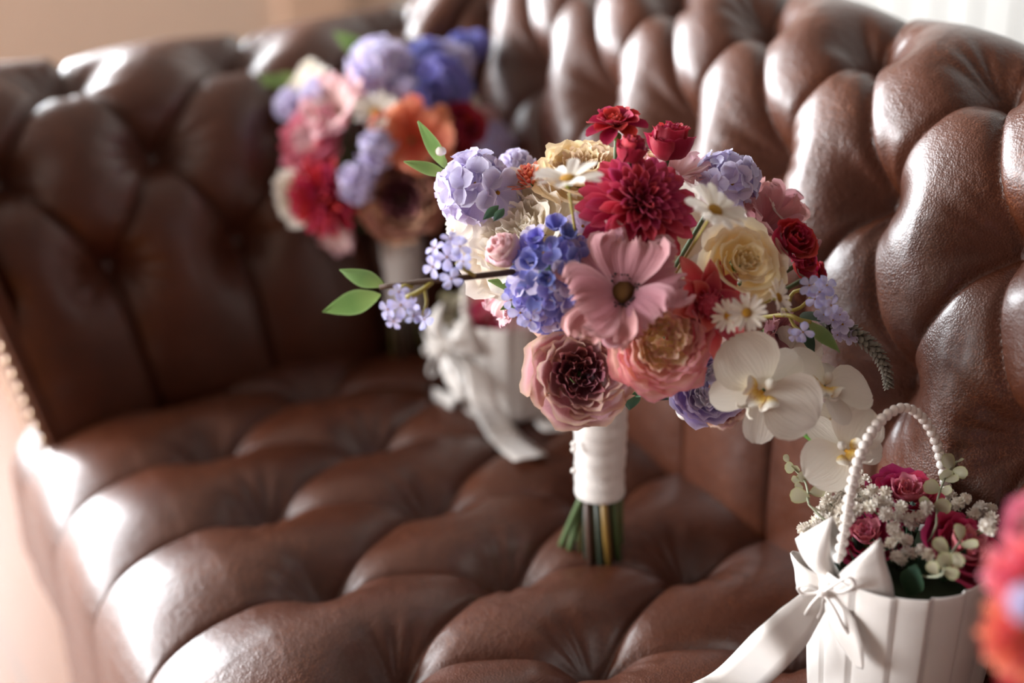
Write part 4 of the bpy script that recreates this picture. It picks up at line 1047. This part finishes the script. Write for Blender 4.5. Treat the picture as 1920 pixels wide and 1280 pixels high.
euc(Q([(95,480,9),(120,548,14),(170,545,11),(225,610,17),(190,690,10),(200,755,19),(330,720,15),(290,850,18),(165,640,10)]), ROOT, [(1530, 960), (1515, 920), (1508, 900), (1480, 868)], 'pale eucalyptus sprig reaching out over the bow side of the basket', None, dfb)
euc(Q([(1310,510,18),(1390,490,10),(1405,575,15),(1290,600,17),(1340,640,14),(1190,690,18),(1255,840,19),(1140,810,13),(1300,720,12)]), ROOT, [(1750, 1000), (1757, 940), (1775, 890), (1795, 865)], 'pale eucalyptus sprig standing beside the far end of the pearl handle', None, dfb, -.014)
euc(Q([(1255,1140,18),(1390,1030,16),(1370,1230,18),(1280,1250,20),(1470,1130,17),(1200,1300,14),(1330,1330,15)]), ROOT, [(1760, 1080), (1775, 1050), (1800, 1015)], 'pale eucalyptus sprig lying across the open rose at the basket rim', None, dfb, -.022)
for k in range(16):
    a = k*2.4; rr = .012+.04*((k*5) % 16)/16; b = Vector((CX+rr*math.cos(a), CY+rr*math.sin(a), zf+.11)); tt = b+Vector((.014*math.cos(a), .014*math.sin(a), .018+.008*(k % 3)))
    leaf(fb, DL[0], b, tt, (math.cos(a+2)*.5, math.sin(a+2)*.5, 1), 'filler_leaf')
# --- basket behind the main bouquet
MX, MY = on_seat(968, 742)[:2]; MY -= .011
mb, zm = basket(MX, MY, 'white satin basket partly hidden behind the large bouquet, ribbons spread on the seat', None, .06, .108, .05)
MC = np.array([MX, MY, zm+.105]); md = depth_of(MC); nm_ = np.array([*(on_z(868, 640, zm+.082)[:2]-MC[:2]), 0]); nm_ /= np.linalg.norm(nm_)
bcm = MC + nm_*.062; bcm[2] = zm+.082
bow(mb, bcm, nm_*.8-CD*np.array([1, 1, 0])*.5, FPX/depth_of(bcm)*1.5)
strip(mb, 'ribbon_tail', [bcm+nm_*.008, at(890, 690, depth_of(bcm)-.03), at(908, 755, depth_of(bcm)-.05), gp(948, 815, .016), gp(995, 858, .009)], [CR-CU*.3, CR-CU*.3, CR-CU*.2, np.array([.3, .9, 0.]), np.array([.2, .95, 0.])], [.014, .026, .03, .034, .034], 34)
strip(mb, 'ribbon_tail', [bcm+nm_*.006, at(880, 700, depth_of(bcm)-.006), at(868, 745, depth_of(bcm)+.0), gp(845, 752, .011), gp(812, 735, .009)], [CR, CR, CR, CU, CU], [.012, .018, .018, .016, .012], 30)
strip(mb, 'ribbon_tail', [at(1070, 740, md+.01), gp(1060, 770, .012), gp(1040, 800, .008), gp(1000, 795, .007)], [CR+CD*.5]*2+[np.array([.4, .8, 0])]*2, [.016, .02, .024, .02], 20)
dmm = lambda px, py: md-.02+(600-py)/150*.04
thing_flower('ranunculus', 'rose', 'pale pink and cream rose in the basket behind the large bouquet', 'rose', 'roses in the hidden basket', at(928, 548, dmm(932, 552)+.006), 46*md/FPX, nrm(-.1, .5, .8), 1, (MX, MY, zm+.09))
thing_flower('basket rose', 'rose', 'crimson rose at the satin bow of the basket behind the large bouquet', 'rose', 'roses in the hidden basket', at(912, 594, dmm(915, 592)-.022), 30*md/FPX, nrm(-.2, .3, .8), 2, (MX-.01, MY, zm+.09))
thing_flower('pink ruffle', 'rose', 'blush ruffled bloom low on the rim of the basket behind the large bouquet', 'rose', 'roses in the hidden basket', at(968, 590, dmm(965, 602)-.022), 38*md/FPX, nrm(.1, .2, .9), 3, (MX+.01, MY, zm+.09))
thing_flower('peony', 'rose', 'cream bloom at the middle of the basket behind the large bouquet', 'rose', 'roses in the hidden basket', at(1016, 548, dmm(1010, 545)-.014), 42*md/FPX, nrm(.2, .5, .8), 3, (MX+.01, MY, zm+.09))
euc([(835, 560, 14), (850, 582, 14), (828, 590, 12), (858, 560, 12), (845, 600, 12)], (MX, MY, zm+.09), [(880, 600), (860, 585), (838, 570)], 'pale eucalyptus sprig beside the bow of the basket behind the large bouquet', None, dmm)
beads(mb, [at(872, 625, md-.035), at(870, 560, md-.03), at(885, 500, md-.02), at(930, 455, md), at(985, 470, md+.02), at(1010, 540, md+.035), at(1012, 600, md+.04)], .0034, True, CR*.7-CU*.1+CD*.6)
